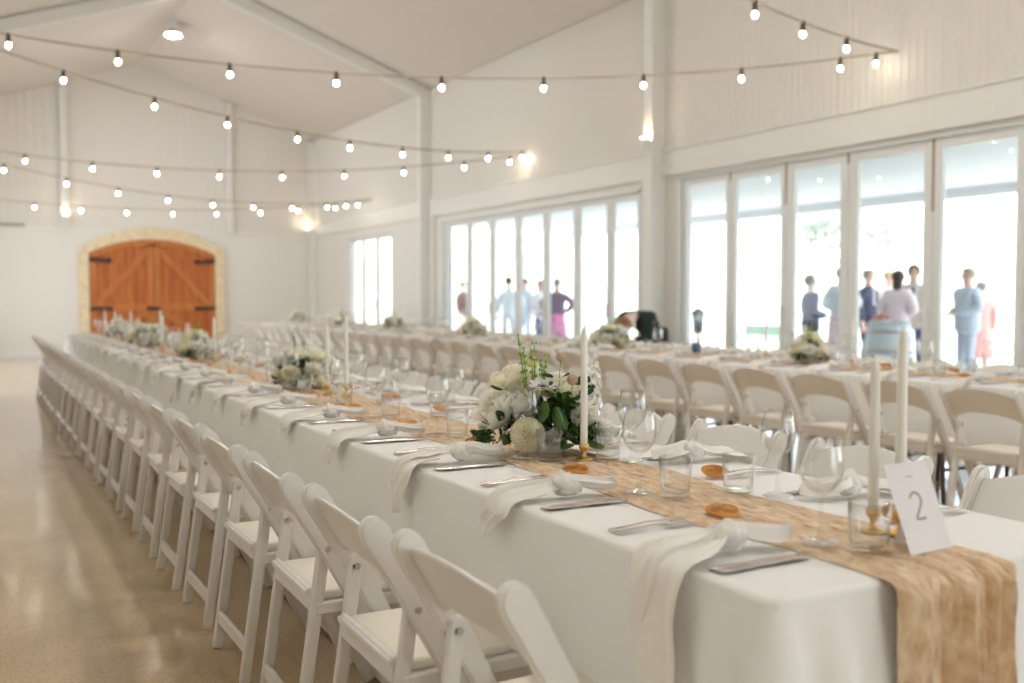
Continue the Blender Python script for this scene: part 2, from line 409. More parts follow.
# joints between the arch stones
DR = empty('door_%d' % dn, (0,0,0)); struct(DR, 'pair of arched orange timber barn doors with black hinges')
for side, (x0, x1) in enumerate(((AX0+.005, 3.655), (3.665, AX1-.005))):
    bm = bmesh.new(); npl = 7; w = (x1-x0)/npl
    for k in range(npl):
        a, b_ = x0+k*w+.003, x0+(k+1)*w-.003
        vs = [(a, .02), (b_, .02), (b_, archz(b_, AX0, AX1, AZS, AZT)), (a, archz(a, AX0, AX1, AZS, AZT))]
        A = [bm.verts.new((x, YB-.045, z)) for x, z in vs]; B = [bm.verts.new((x, YB-.003, z)) for x, z in vs]
        bm.faces.new(A); bm.faces.new(B[::-1])
        for i in range(4): bm.faces.new((A[i], B[i], B[(i+1) % 4], A[(i+1) % 4]))
    leaf = meshobj('door_leaf', bm2me(bm), 'timber', DR)
    bm = bmesh.new()
    yy = YB-.065
    for xa in (x0+.07, x1-.07): bx(bm, (xa-.065, yy-.02, .03), (xa+.065, yy+.02, archz(xa, AX0, AX1, AZS, AZT)-.1), .004)
    for z in (.2, 1.02): bx(bm, (x0+.13, yy-.02, z-.08), (x1-.13, yy+.02, z+.08), .004)
    xs = [x0+(x1-x0)*i/10 for i in range(11)]
    for p, q in zip(xs, xs[1:]):
        za, zb = archz(p, AX0, AX1, AZS, AZT), archz(q, AX0, AX1, AZS, AZT)
        vs = [(p, za-.14), (q, zb-.14), (q, zb), (p, za)]
        A = [bm.verts.new((x, yy-.02, z)) for x, z in vs]; B = [bm.verts.new((x, yy+.02, z)) for x, z in vs]
        bm.faces.new(A); bm.faces.new(B[::-1])
        for i in range(4): bm.faces.new((A[i], B[i], B[(i+1) % 4], A[(i+1) % 4]))
    lo_, hi_ = ((x0+.15, 1.1), (x1-.12, 2.25)) if side == 0 else ((x1-.15, 1.1), (x0+.12, 2.25))
    bar(bm, (lo_[0], yy, lo_[1]), (hi_[0], yy, hi_[1]), .14, .04, .004, Vector((1,0,0)))
    lo_, hi_ = ((x0+.15, .28), (x1-.12, .94)) if side == 0 else ((x1-.15, .28), (x0+.12, .94))
    bar(bm, (lo_[0], yy, lo_[1]), (hi_[0], yy, hi_[1]), .14, .04, .004, Vector((1,0,0)))
    meshobj('brace_frame', bm2me(bm), 'timber_pale', leaf)
    for z in (2.03, 1.0, .22):
        bm = bmesh.new(); s = 1 if side == 0 else -1; xe = x0 if side == 0 else x1
        bx(bm, tuple(min(a, b_) for a, b_ in zip((xe, yy-.045, z-.035), (xe+s*.4, yy-.021, z+.035))), tuple(max(a, b_) for a, b_ in zip((xe, yy-.045, z-.035), (xe+s*.4, yy-.021, z+.035))), .004)
        cyl(bm, (xe+s*.4, yy-.045, z), (xe+s*.4, yy-.021, z), .05, n=14)
        meshobj('strap_hinge', bm2me(bm), 'black_iron', leaf)
bm = bmesh.new(); bx(bm, (3.5, YB-.115, .965), (3.8, YB-.086, 1.035), .004); sph(bm, (3.58, YB-.13, 1.0), .03); sph(bm, (3.74, YB-.13, 1.0), .03)
meshobj('latch', bm2me(bm), 'black_iron', DR)

# wall lamps and the high-bay ceiling lamps
def wall_lamp(loc, ax, label):
    t = tag(empty('wall_lamp', loc), label, 'wall lamp', 'uplights on the posts and back wall')
    bm = bmesh.new(); cyl(bm, (0,0,-.09), (0,0,.05), .045, n=18); d = Vector(ax)
    bar(bm, (0,0,-.02), tuple(-d*.07), .05, .03, .004, Vector((0,0,1)))
    meshobj('lamp_body', bm2me(bm), 'steel_white', t)
    bm = bmesh.new(); cyl(bm, (0,0,.051), (0,0,.056), .038, n=18); meshobj('lamp_glass', bm2me(bm), 'sconce_glow', t)
    return t
wall_lamp((XR-.285, 9.53, 3.05), (-1,0,0), 'small white uplight on the steel post between the folding door sets')
wall_lamp((1.93, YB-.24, 2.92), (0,-1,0), 'small white uplight on the gable post above the timber doors')
wall_lamp((7.05, YB-.24, 2.80), (0,-1,0), 'small glowing uplight in the far corner beside the white wall')
def high_bay(y, label):
    t = tag(empty('ceiling_lamp', (RX, y, 5.98)), label, 'ceiling lamp', 'round lamps hung along the ridge')
    bm = bmesh.new(); cyl(bm, (0,0,.02), (0,0,.08), .17, .12, 28); cyl(bm, (0,0,.08), (0,0,.14), .07, .06, 18)
    meshobj('lamp_housing', bm2me(bm), 'bolt', t)
    bm = bmesh.new(); cyl(bm, (0,0,.01), (0,0,.024), .125, n=28); meshobj('lamp_lens', bm2me(bm), 'lens', t)
    bm = bmesh.new(); cyl(bm, (0,0,.13), (0,0,.29), .008, n=8); cyl(bm, (0,0,.26), (0,0,.29), .05, n=14); meshobj('hanger', bm2me(bm), 'steel_white', t)
high_bay(19.0, 'round glowing lamp hanging under the ridge of the white ceiling')
for y, q in ((12.6, 'second'), (6.2, 'third'), (3.0, 'fourth'), (-.4, 'fifth')): high_bay(y, 'added unseen round ridge lamp, %s counted from the timber doors' % q)  # extra lamps out of view, added to brighten the hall

# festoon string lights
A = {1:(7.27,6.14), 2:(7.27,12.74), 3:(7.27,19.05)}
B = {0:(-.40,2.9), 1:(-.40,9.4), 2:(-.40,16.0), 3:(-.40,21.6)}
def string_light(a, b, z0, z1, sag, qs, label):
    a, b = Vector((*a, z0)), Vector((*b, z1))
    def P(q): p = a.lerp(b, q); p.z -= 4*sag*q*(1-q); return p
    t = tag(meshobj('string_light', tube([P(i/40) for i in range(41)], .011, 6), 'cable'), label, 'string light', 'festoon lights zigzagging across the hall')
    bs = BULB
    for q in qs:
        p = P(q)
        s = bpy.data.objects.new('light_bulb', bs[0]); COL.objects.link(s); s.parent = t; s.location = p
        s2 = bpy.data.objects.new('bulb_socket', bs[1]); COL.objects.link(s2); s2.parent = s
bmb = bmesh.new(); sph(bmb, (0,0,-.086), .0195, 1, 1, 1.25, 2); meb = bm2me(bmb, 'bulb', True); meb.materials.append(MT['bulb'])
bmb = bmesh.new(); cyl(bmb, (0,0,-.068), (0,0,.004), .02, .017, 12); cyl(bmb, (0,0,.0), (0,0,.014), .010, n=8); mes = bm2me(bmb, 'socket'); mes.materials.append(MT['socket'])
BULB = (meb, mes)
string_light(A[1], B[1], 3.42, 3.50, .36, [.024,.063,.170,.274,.378,.482,.587,.691,.798,.900], 'festoon string with warm bulbs crossing nearest over both long tables')
string_light(A[1], B[0], 3.42, 3.50, .30, [.152,.257,.353,.455,.56,.665,.77,.875], 'festoon string running from the nearest wall anchor back over the camera side')
string_light(A[2], B[1], 3.38, 3.50, .34, [.014,.108,.208,.312,.419,.514,.626,.728,.838,.94], 'festoon string sloping down from upper corner to the middle wall anchor')
string_light(A[2], B[2], 3.34, 3.42, .34, [.03,.11,.215,.317,.422,.527,.63,.735,.843,.95], 'nearly level festoon string ending at the middle wall anchor')
string_light(A[3], B[2], 3.22, 3.36, .36, [.045,.083,.141,.242,.347,.449,.553,.66,.761,.874], 'festoon string sloping towards the far wall anchor above the timber doors')
string_light(A[3], B[3], 3.20, 3.22, .26, [.09,.18,.27,.374,.476,.581,.684,.787,.89], 'lowest and farthest festoon string just above the timber doors')

# ------------------------------------------------------------------ chairs
def make_chair():
    t = tag(empty('folding_chair'), 'white folding chair', 'chair')
    W = .205
    # seat
    bm = bmesh.new(); bx(bm, (-.155,-.185,.418), (.148,.185,.446), .013, seg=3); meshobj('seat_cushion', bm2me(bm, 'cushion', True), 'cushion', t)
    bm = bmesh.new(); bx(bm, (-.160,-.19,.385), (-.14,.19,.417), .004); bx(bm, (.133,-.19,.385), (.155,.19,.417), .006)
    for s in (-1, 1): bx(bm, (-.160, s*.19-.012, .385), (.155, s*.19+.012, .418), .005)
    bx(bm, (-.15,-.18,.408), (.145,.18,.4195))
    meshobj('seat_frame', bm2me(bm), 'chair_white', t)
    # long posts: rounded top, running down and forward to the front foot
    for s in (-1, 1):
        bm = bmesh.new(); pr = []
        path = [(-.226,.744), (-.142,.60), (-.058,.44), (.138,.012)]
        pc = [Vector((x, 0, z)) for x, z in path]
        left, right = [], []
        for i, p in enumerate(pc):
            d = (pc[min(i+1, 3)]-pc[max(i-1, 0)]).normalized(); nrm = Vector((d.z, 0, -d.x))
            w = (.033, .030, .025, .019)[i]
            left.append(p+nrm*w); right.append(p-nrm*w)
        d0 = (pc[0]-pc[1]).normalized(); n0 = Vector((-d0.z, 0, d0.x))
        arc = [pc[0]+n0*.033*math.cos(a)+d0*.042*math.sin(a) for a in [PI*k/8 for k in range(1, 8)]]
        if (arc[0]-left[0]).length > (arc[0]-right[0]).length: arc = arc[::-1]
        loop = left[::-1]+arc+right
        y0, y1 = s*(W+.021), s*(W-.004)
        Aa = [bm.verts.new((p.x, y0, p.z)) for p in loop]; Bb = [bm.verts.new((p.x, y1, p.z)) for p in loop]
        f1 = bm.faces.new(Aa); f2 = bm.faces.new(Bb[::-1])
        for i in range(len(loop)): bm.faces.new((Aa[i], Bb[i], Bb[(i+1) % len(loop)], Aa[(i+1) % len(loop)]))
        bmesh.ops.recalc_face_normals(bm, faces=bm.faces)
        es = [e for e in bm.edges if len(e.link_faces) == 2 and (e.link_faces[0] in (f1, f2)) != (e.link_faces[1] in (f1, f2))]
        bmesh.ops.bevel(bm, geom=es, offset=.006, segments=2, affect='EDGES')
        post = meshobj('back_post', bm2me(bm), 'chair_white', t)
        bm = bmesh.new(); cyl(bm, (-.131, s*(W+.0195), .570), (-.131, s*(W+.0245), .570), .008, n=12)
        meshobj('bolt', bm2me(bm), 'bolt', post)
    # short rear legs with rounded tops, inside the long posts
    for s in (-1, 1):
        bm = bmesh.new()
        bar(bm, (-.212, s*(W-.017), 0), (-.131, s*(W-.017), .580), .024, .036, .007)
        cyl(bm, (-.1305, s*(W-.029), .580), (-.1305, s*(W-.005), .580), .018, n=18)
        rl = meshobj('rear_leg', bm2me(bm), 'chair_white', t)
        bm = bmesh.new(); cyl(bm, (-.131, s*(W-.034), .570), (-.131, s*(W-.029), .570), .008, n=12); meshobj('bolt', bm2me(bm), 'bolt', rl)
    bm = bmesh.new(); bar(bm, (-.168,-W+.03,.426), (-.168,W-.03,.426), .060, .016, .004, Vector((0,0,1)))
    bar(bm, (-.177,-W+.03,.443), (-.177,W-.03,.443), .018, .016, .004, Vector((0,0,1)))
    meshobj('rear_rail', bm2me(bm), 'chair_white', t)
    bm = bmesh.new(); bar(bm, (-.203,-W+.03,.115), (-.203,W-.03,.115), .045, .016, .004, Vector((0,0,1))); meshobj('stretcher', bm2me(bm), 'chair_white', t)
    # arched, slightly dished back panel
    bm = bmesh.new(); n = 14; rows = []
    for i in range(n+1):
        y = -W+.002+(2*W-.004)*i/n; u = y/W
        zt = .742+.036*(1-u*u); zb = .604+.045*(1-abs(u)**2.6)
        def X(z): return -.226+(.744-z)*.583
        dx = -.018*(1-u*u)
        rows.append([(X(zt)+dx-.008, y, zt), (X(zt)+dx+.008, y, zt), (X(zb)+dx+.008, y, zb), (X(zb)+dx-.008, y, zb)])
    V = [[bm.verts.new(p) for p in r] for r in rows]
    for a, b_ in zip(V, V[1:]):
        for k in range(4): bm.faces.new((a[k], a[(k+1) % 4], b_[(k+1) % 4], b_[k]))
    bm.faces.new(V[0]); bm.faces.new(V[-1][::-1])
    bmesh.ops.recalc_face_normals(bm, faces=bm.faces)
    es = [e for e in bm.edges if len(e.link_faces) == 2 and e.calc_face_angle(0) > .8]
    bmesh.ops.bevel(bm, geom=es, offset=.004, segments=2, affect='EDGES')
    meshobj('backrest', bm2me(bm), 'chair_white', t)
    return reg(t)
T1X0, T1X1, T1Y0, T1Y1 = 1.155, 2.065, 1.21, 13.95
T2X0, T2X1, T2Y0, T2Y1 = 5.04, 5.94, 2.35, 19.4
N1, P1, C1 = 21, .603, 1.66
CP1 = .592
N2, P2, C2 = 30, .56, 2.75
chair = make_chair(); first = True
def jit(s): return random.uniform(-s, s)
for side, tab in ((0, 1), (1, 1), (0, 2), (1, 2)):
    n, pitch, c0 = (N1, P1, C1) if tab == 1 else (N2, P2, C2)
    for i in range(n):
        y = c0+pitch*i+jit(.012)-(.085 if tab == 1 and side == 1 else 0)
        if tab == 1 and side == 0: y = 1.60+CP1*i+jit(.012)
        if tab == 1: x = .988 if side == 0 else 2.235
        else: x = 4.815 if side == 0 else 6.14
        rz = (0 if side == 0 else PI)+jit(.025)
        x += jit(.007)
        lab = 'white folding chair at the %s, %s side, %s from its near end' % ('numbered table' if tab == 1 else 'window table', ('aisle' if side == 0 else 'inner') if tab == 1 else ('room' if side == 0 else 'glass'), ORD[i])
        if tab == 1 and side == 0 and i == 0: x += .020; y += .03
        if first: o = chair; o.location = (x, y, 0); o.rotation_euler = (0,0,rz); o['label'] = lab; first = False
        else: o = dup(chair, (x, y, 0), rz, lab)
        o['group'] = ['aisle-side chairs of the numbered table', 'inner-side chairs of the numbered table', 'room-side chairs of the window table', 'glass-side chairs of the window table'][side+2*(tab-1)]

# ------------------------------------------------------------------ trestle tables, cloths, runners
def trestle(x0, x1, y0, y1, label, group):
    t = tag(empty('trestle_table', ((x0+x1)/2, (y0+y1)/2, 0)), label, 'table', group)
    w, l = (x1-x0)/2-.012, (y1-y0)/2-.004
    box('tabletop', (-w,-l,.71), (w,l,.742), 'plastic_top', t, .01)
    for s in (-1, 1):
        yy = s*(l-.25)
        for q in (-1, 1):
            bm = bmesh.new(); cyl(bm, (q*(w-.1), yy, .71), (q*(w-.14), yy, 0), .014, n=10); meshobj('table_leg', bm2me(bm, 'leg', True), 'leg_metal', t)
        bm = bmesh.new(); cyl(bm, (-(w-.12), yy, .2), (w-.12, yy, .2), .011, n=10); meshobj('leg_brace', bm2me(bm, 'brace', True), 'leg_metal', t)
for k in range(7):
    L_ = (T1Y1-T1Y0)/7; trestle(T1X0, T1X1, T1Y0+k*L_, T1Y0+(k+1)*L_, 'trestle table hidden under the floor-length cloth, %s from its near end' % ORD[k], 'trestles under the numbered table cloth')
for k in range(9):
    L_ = (T2Y1-T2Y0)/9; trestle(T2X0, T2X1, T2Y0+k*L_, T2Y0+(k+1)*L_, 'trestle table under the window table cloth, %s from its near end' % ORD[k], 'trestles under the window table cloth')
def cloth(x0, x1, y0, y1, hem, seed, label):
    rnd = random.Random(seed); R = .045
    loop = []
    def edge(p, q, n):
        for i in range(n): loop.append((p[0]+(q[0]-p[0])*i/n, p[1]+(q[1]-p[1])*i/n, None))
    def corner(cx, cy, a0):
        for k in range(6): a = a0+PI/2*k/6; loop.append((cx+R*math.cos(a), cy+R*math.sin(a), (math.cos(a), math.sin(a))))
    nl = int((y1-y0)/.03); ns = int((x1-x0)/.02)
    segs = []
    edge((x1, y0+R), (x1, y1-R), nl); segs += [(1,0)]*nl
    corner(x1-R, y1-R, 0); segs += [None]*6
    edge((x1-R, y1), (x0+R, y1), ns); segs += [(0,1)]*ns
    corner(x0+R, y1-R, PI/2); segs += [None]*6
    edge((x0, y1-R), (x0, y0+R), nl); segs += [(-1,0)]*nl
    corner(x0+R, y0+R, PI); segs += [None]*6
    edge((x0+R, y0), (x1-R, y0), ns); segs += [(0,-1)]*ns
    corner(x1-R, y0+R, 3*PI/2); segs += [None]*6
    N_ = len(loop); nrm = [Vector(s) if s else Vector(l[2]) for s, l in zip(segs, loop)]
    # perimeter arc length
    S = [0]
    for a, b_ in zip(loop, loop[1:]): S.append(S[-1]+math.hypot(a[0]-b_[0], a[1]-b_[1]))
    ph = [rnd.uniform(0, 6.28) for _ in range(6)]
    cor = [(x0, y0), (x1, y0), (x0, y1), (x1, y1)]
    def fold(s, p):
        d = min(math.hypot(p[0]-c[0], p[1]-c[1]) for c in cor)
        amp = .0035+.030*math.exp(-(d/.20)**2)
        f = math.sin(s*9+ph[0]+1.2*math.sin(s*2.1+ph[1]))*.6+math.sin(s*17+ph[2]+math.sin(s*3.3))*.4+.5*math.sin(s*3.7+ph[3])
        if d < .35: f += 1.3*math.cos(d*42)
        return amp*(f+1.6)
    rows = [(.75, -.014, 0), (.7485, -.006, 0), (.743, .001, 0), (.735, .002, 0), (.71, .002, .1), (.66, .002, .3), (.58, .002, .6), (.48, .002, .9)]
    k = 3 if hem > .3 else 6
    if hem < .3:
        for i in range(1, k+1): f = i/k; rows.append((.48+(hem-.48)*f, .002-.002*f, .9+.3*f))
    else: rows.append((hem+.01, .002, 1)); rows.append((hem, .002, 1))
    vs, fs = [], []
    for z, off, fa in rows:
        for i in range(N_):
            p = Vector(loop[i][:2]); o_ = off+fold(S[i], p)*fa
            q = p+nrm[i]*o_; vs.append((q.x, q.y, z+(0.004*math.sin(S[i]*11+ph[4]) if z == rows[-1][0] else 0)))
    for r in range(len(rows)-1):
        for i in range(N_):
            j = (i+1) % N_; fs.append((r*N_+i, r*N_+j, (r+1)*N_+j, (r+1)*N_+i))
    fs.append(tuple(range(N_))[::-1])
    me = pyme(vs, fs, 'cloth'); me.polygons[len(fs)-1].use_smooth = False
    return tag(meshobj('tablecloth', me, 'cloth'), label, 'tablecloth')
cloth(T1X0, T1X1, T1Y0, T1Y1, .018, 3, 'white cloth draped to the floor over the long numbered table')
cloth(T2X0, T2X1, T2Y0, T2Y1, .40, 5, 'white cloth with a shorter drop on the long window table')
def runner(x0, x1, y0, y1, drop0, drop1, seed, label, m='gauze', amp=1.):
    rnd = random.Random(seed); ph = [rnd.uniform(0, 6.28) for _ in range(12)]
    nu = 84
    path = []   # (y, z, tangent type)
    R = .022
    zt = .7530
    if drop0:
        for i in range(16, 0, -1): path.append((y0-.030, zt-R-drop0*i/16, 1))
        for a in (0, .25, .5, .75): path.append((y0-.030+R*(1-math.cos(a*PI/2)), zt-R+R*math.sin(a*PI/2), 1-a))
    ny = int((y1-y0)/.02)
    for i in range(ny+1): path.append((y0-.008+(y1+.008-(y0-.008))*i/ny, zt, 0))
    if drop1:
        for a in (.75, .5, .25, 0): path.append((y1+.030-R*(1-math.cos(a*PI/2)), zt-R+R*math.sin(a*PI/2), -(1-a)))
        for i in range(1, 9): path.append((y1+.030, zt-R-drop1*i/8, -1))
    vs, fs = [], []; s = 0; py = path[0]
    for y, z, k in path:
        s += math.hypot(y-py[0], z-py[1]); py = (y, z)
        e0 = .018*math.sin(s*2.9+ph[0])+.011*math.sin(s*9+ph[1]); e1 = .018*math.sin(s*2.5+ph[2])+.011*math.sin(s*8+ph[3])
        if abs(k) > .3: e0 *= .4; e1 *= .4
        for j in range(nu+1):
            u = j/nu; x = x0+e0+(x1+e1-x0-e0)*u
            def rg(f, g_, h_): return (1-min(1, 2.2*abs(mnoise.noise(Vector((u*f+.8*math.sin(s*1.3+f), s*g_, seed+h_))))))**2
            w = 1.0*rg(5, 1.5, 0)+.75*rg(10, 2.6, 4)+.5*rg(19, 5, 8)-.7; w = .9*math.tanh(w)
            edge = min(1, min(u, 1-u)*14)
            if k == 0:
                vs.append((x, y, z+max(-.0008, .0025+.0110*w)*amp*edge-.0008))
            else:
                h = max(abs(k), .0)
                def rv(f, g_, h_): return (1-min(1, 2.2*abs(mnoise.noise(Vector((u*f+.15*math.sin(s*3+f), s*g_, seed+h_))))))**1.5
                wf = 1.3*rv(5, .6, 20)+.8*rv(11, .9, 24)+.35*rv(22, 1.5, 28)-1.1
                d = max(.0,(.006+.026*(wf+.6)))*edge*amp+.004
                dy = -d*h if k > 0 else d*h
                vs.append((x, y+dy, z+max(-.0008,.0025+.0110*w)*(1-h)*edge-.0008))
    for i in range(len(path)-1):
        for j in range(nu): a = i*(nu+1)+j; fs.append((a, a+1, a+nu+2, a+nu+1))
    o = meshobj('table_runner', pyme(vs, fs, 'runner'), m)
    return tag(o, label, 'table runner')
RUN1 = runner(1.418, 1.752, T1Y0, T1Y1, .52, .3, 4, 'crinkled beige gauze runner hanging over the end of the numbered table')
RUN2 = runner(5.32, 5.66, T2Y0, T2Y1, .3, .3, 9, 'beige gauze runner along the long window table')
ZR = .7632

# ------------------------------------------------------------------ tableware prototypes
wg = lathe([(0,.0), (.036,.0), (.0365,.0015), (.030,.004), (.010,.008), (.0045,.016), (.0038,.05), (.0042,.088), (.010,.097), (.026,.107), (.038,.124), (.0425,.145), (.0415,.168), (.037,.192), (.0335,.212), (.0325,.212), (.0360,.192), (.0404,.168), (.0413,.145), (.037,.126), (.025,.110), (.008,.101), (0,.099)], 32)
wg.materials.append(MT['glass'])
tb = lathe([(0,.0), (.033,.0), (.036,.003), (.0385,.05), (.0405,.094), (.0395,.0945), (.0372,.05), (.0345,.014), (.031,.010), (0,.010)], 32)
tb.materials.append(MT['glass'])
def cut_profile(outline, thick, zc, m):
    """outline: list of (x, halfwidth); zc(x) curve height"""
    bm = bmesh.new(); top, bot = [], []
    for x, w in outline:
        z = zc(x)
        top.append((bm.verts.new((x, w, z+thick/2)), bm.verts.new((x, 0, z+thick*.9)), bm.verts.new((x, -w, z+thick/2)), bm.verts.new((x, 0, z-thick*.5))))
    for a, b_ in zip(top, top[1:]):
        for k in range(4): bm.faces.new((a[k], a[(k+1) % 4], b_[(k+1) % 4], b_[k]))
    bm.faces.new(top[0]); bm.faces.new(top[-1][::-1])
    return bm
fz = lambda x: .004+.006*math.sin(max(0, min(1, (x-.02)/.18))*PI)**2*.9
bm = cut_profile([(0,.002),(.003,.0065),(.02,.008),(.06,.0055),(.10,.0032),(.135,.0035),(.146,.008),(.153,.0115),(.163,.0125)], .0025, fz, None)
for k in range(4):
    y = -.0094+k*.00625
    bar(bm, (.160, y, fz(.16)+.0005), (.205, y*.85, .006), .0034, .002, 0, Vector((0,1,0)))
fork = bm2me(bm, 'fork', True); fork.materials.append(MT['cutlery'])
bm = cut_profile([(0,.003),(.004,.009),(.03,.0105),(.08,.0085),(.098,.006),(.106,.008),(.125,.0105),(.17,.0115),(.205,.0095),(.222,.005),(.228,.0008)], .003, lambda x: .003, None)
knife = bm2me(bm, 'knife', True); knife.materials.append(MT['cutlery'])

# dried orange slice
def orange_meshes(seed):
    rnd = random.Random(seed)
    bm = bmesh.new(); n = 36
    wav = [rnd.uniform(-1, 1) for _ in range(4)]
    def wz(a, r): return r*.06*(wav[0]*math.sin(2*a+wav[1]*3)+.5*wav[2]*math.sin(3*a+wav[3]*3))+.006
    R = .036
    for lay in (0, 1):
        pass
    rings = []
    for r in (.0, .2, .5, .8, .95):
        for z in (0,): rings.append([(r*R*math.cos(2*PI*k/n), r*R*math.sin(2*PI*k/n), wz(2*PI*k/n, r*R)+(.0015 if k % 4 else -.0005)) for k in range(n)])
    V = [[bm.verts.new(p) for p in rg] for rg in rings[1:]]
    c = bm.verts.new((0,0,.0055))
    for k in range(n): bm.faces.new((c, V[0][k], V[0][(k+1) % n]))
    for a, b_ in zip(V, V[1:]):
        for k in range(n): bm.faces.new((a[k], b_[k], b_[(k+1) % n], a[(k+1) % n]))
    r = bmesh.ops.solidify(bm, geom=bm.faces[:], thickness=.003)
    flesh = bm2me(bm, 'flesh', True)
    bm = bmesh.new(); rg = []
    for k in range(n):
        a = 2*PI*k/n; z = wz(a, R); rg.append([bm.verts.new(((R*.97+.003*math.cos(t))*math.cos(a), (R*.97+.003*math.cos(t))*math.sin(a), z-.001+.0032*math.sin(t))) for t in [2*PI*q/6 for q in range(6)]])
    for k in range(n):
        for q in range(6): bm.faces.new((rg[k][q], rg[(k+1) % n][q], rg[(k+1) % n][(q+1) % 6], rg[k][(q+1) % 6]))
    rind = bm2me(bm, 'rind', True)
    flesh.materials.append(MT['orange_flesh']); rind.materials.append(MT['orange_rind'])
    return flesh, rind
ORG = [orange_meshes(s) for s in range(4)]

# knotted gauze napkin; local +x points to the table middle, the tail falls over the edge at x = 0
def strip(bm, pts, widths, seed, folds=3, amp=.006, thick=.0015):
    """pts: centre line (x, y, z, nx, nz)"""
    rnd = random.Random(seed); nv = 26; V = []
    ph = [rnd.uniform(0, 6.28) for _ in range(4)]
    for i, ((x, y, z, nx, nz), w) in enumerate(zip(pts, widths)):
        row = []
        for j in range(nv+1):
            v = j/nv*2-1
            f = math.sin(v*PI*folds+ph[0]+i*.12)*.6+math.sin(v*PI*folds*2.1+ph[1]-i*.1)*.35
            e = amp*(f+1.1)*(1-.4*abs(v)**3)
            row.append(bm.verts.new((x+nx*e+.006*math.sin(v*5+ph[2])*(i/len(pts)), y+v*w/2+.008*math.sin(i*.5+ph[3]), z+nz*e)))
        V.append(row)
    for a, b_ in zip(V, V[1:]):
        for j in range(nv): bm.faces.new((a[j], a[j+1], b_[j+1], b_[j]))
def napkin_meshes(seed):
    rnd = random.Random(seed)
    bm = bmesh.new()
    dy = (.0, .03, .02, .025, .035, .01)[seed]; drop = (.20, .085, .12, .13, .07, .10)[seed]; wf = (1.05, .85, .95, .9, .8, .9)[seed]
    pts = [(.135, .0, .774, 0, 1), (.118, .0, .774, 0, 1), (.095, dy*.2, .769, 0, 1), (.065, dy*.4, .764, 0, 1), (.035, dy*.7, .760, 0, 1), (.010, dy*.9, .759, -.1, 1), (-.006, dy, .7575, -.5, .85), (-.020, dy, .751, -.9, .4), (-.028, dy, .735, -1, .1)]
    wd = [.032, .055, .082, .108, .125, .134, .138, .140, .144]
    for k in range(1, 13):
        q = k/12; pts.append((-.031-.006*q, dy+dy*1.2*q, .735-drop*q, -1, 0)); wd.append(.144*(1-(.15 if seed == 0 else .75)*q**1.5))
    strip(bm, pts, [w*wf for w in wd], seed, 1.5, .0115)
    strip(bm, [(x+.003, y-.03*(1 if seed % 2 else -1)*wf, z+.006, nx, nz) for x, y, z, nx, nz in pts[:-6]], [w*wf*.5*(1-.8*max(0, i-9)/6) for i, w in enumerate(wd[:-6])], seed+9, 1.1, .013)
    # small ends fanning toward the runner
    pts = [(.155, 0, .776, 0, 1), (.175, .0, .776, 0, 1), (.200, -.004, .771, 0, 1), (.228, -.010, .766, 0, 1), (.258, -.014, .762, 0, 1), (.280, -.016, .761, 0, 1)]
    strip(bm, pts, [.034, .060, .084, .078, .048, .008], seed+50, 1.6, .020)
    strip(bm, [(x-.01, y+.032*(i/5), z, nx, nz) for i, (x, y, z, nx, nz) in enumerate(pts[:-1])], [.03, .045, .055, .045, .012], seed+70, 1.1, .016)
    for v in bm.verts:
        c = v.co; k = .006 if c.x > .0 else .004
        dn = mnoise.noise(Vector((c.x*38, c.y*38, seed*3.)))*k+mnoise.noise(Vector((c.x*85, c.y*85, seed*5.)))*k*.5
        if c.x > 0: c.z += abs(dn)*1.2
        else: c.x -= abs(dn)+abs(mnoise.noise(Vector((c.y*60, c.z*8, seed))))*.006
    body = bm2me(bm, 'napkin', True)
    # the knot: a soft band of gathered cloth wrapped over a bulge
    bm = bmesh.new(); nu, nv = 48, 18; V = []
    for i in range(nu):
        a = 2*PI*i/nu; row = []
        for j in range(nv):
            q = j/(nv-1)*2-1
            bulge = math.sqrt(max(0, 1-(q*.93)**2))
            r = (.031*bulge+.004)*(1+.10*math.sin(3*a+seed)+.09*math.sin(7*q+2*a))+.0020*math.sin(q*24+3*math.sin(a)+seed)+.006*mnoise.noise(Vector((3*math.cos(a)+seed, 3*math.sin(a), q*2)))
            row.append(bm.verts.new((.145+q*.030+.007*math.sin(a+seed)+.004*math.sin(2*a), r*math.cos(a)*1.0+.005*q, .786+r*math.sin(a)*.84)))
        V.append(row)
    for i in range(nu):
        for j in range(nv-1): bm.faces.new((V[i][j], V[(i+1) % nu][j], V[(i+1) % nu][j+1], V[i][j+1]))
    for j in (0, nv-1): bm.faces.new([V[i][j] for i in range(nu)])
    knot = bm2me(bm, 'knot', True)
    # nothing sinks into the tablecloth
    for me in (knot, body):
        for v in me.vertices:
            if v.co.z < .762 and v.co.x > .005: v.co.z = max(v.co.z, .7560+(v.index // 600)*.0006+.0045*abs(mnoise.noise(Vector((v.co.x*30, v.co.y*30, v.index//351)))))
    body.materials.append(MT['napkin']); knot.materials.append(MT['napkin'])
    return body, knot
NAP = [napkin_meshes(s) for s in range(6)]

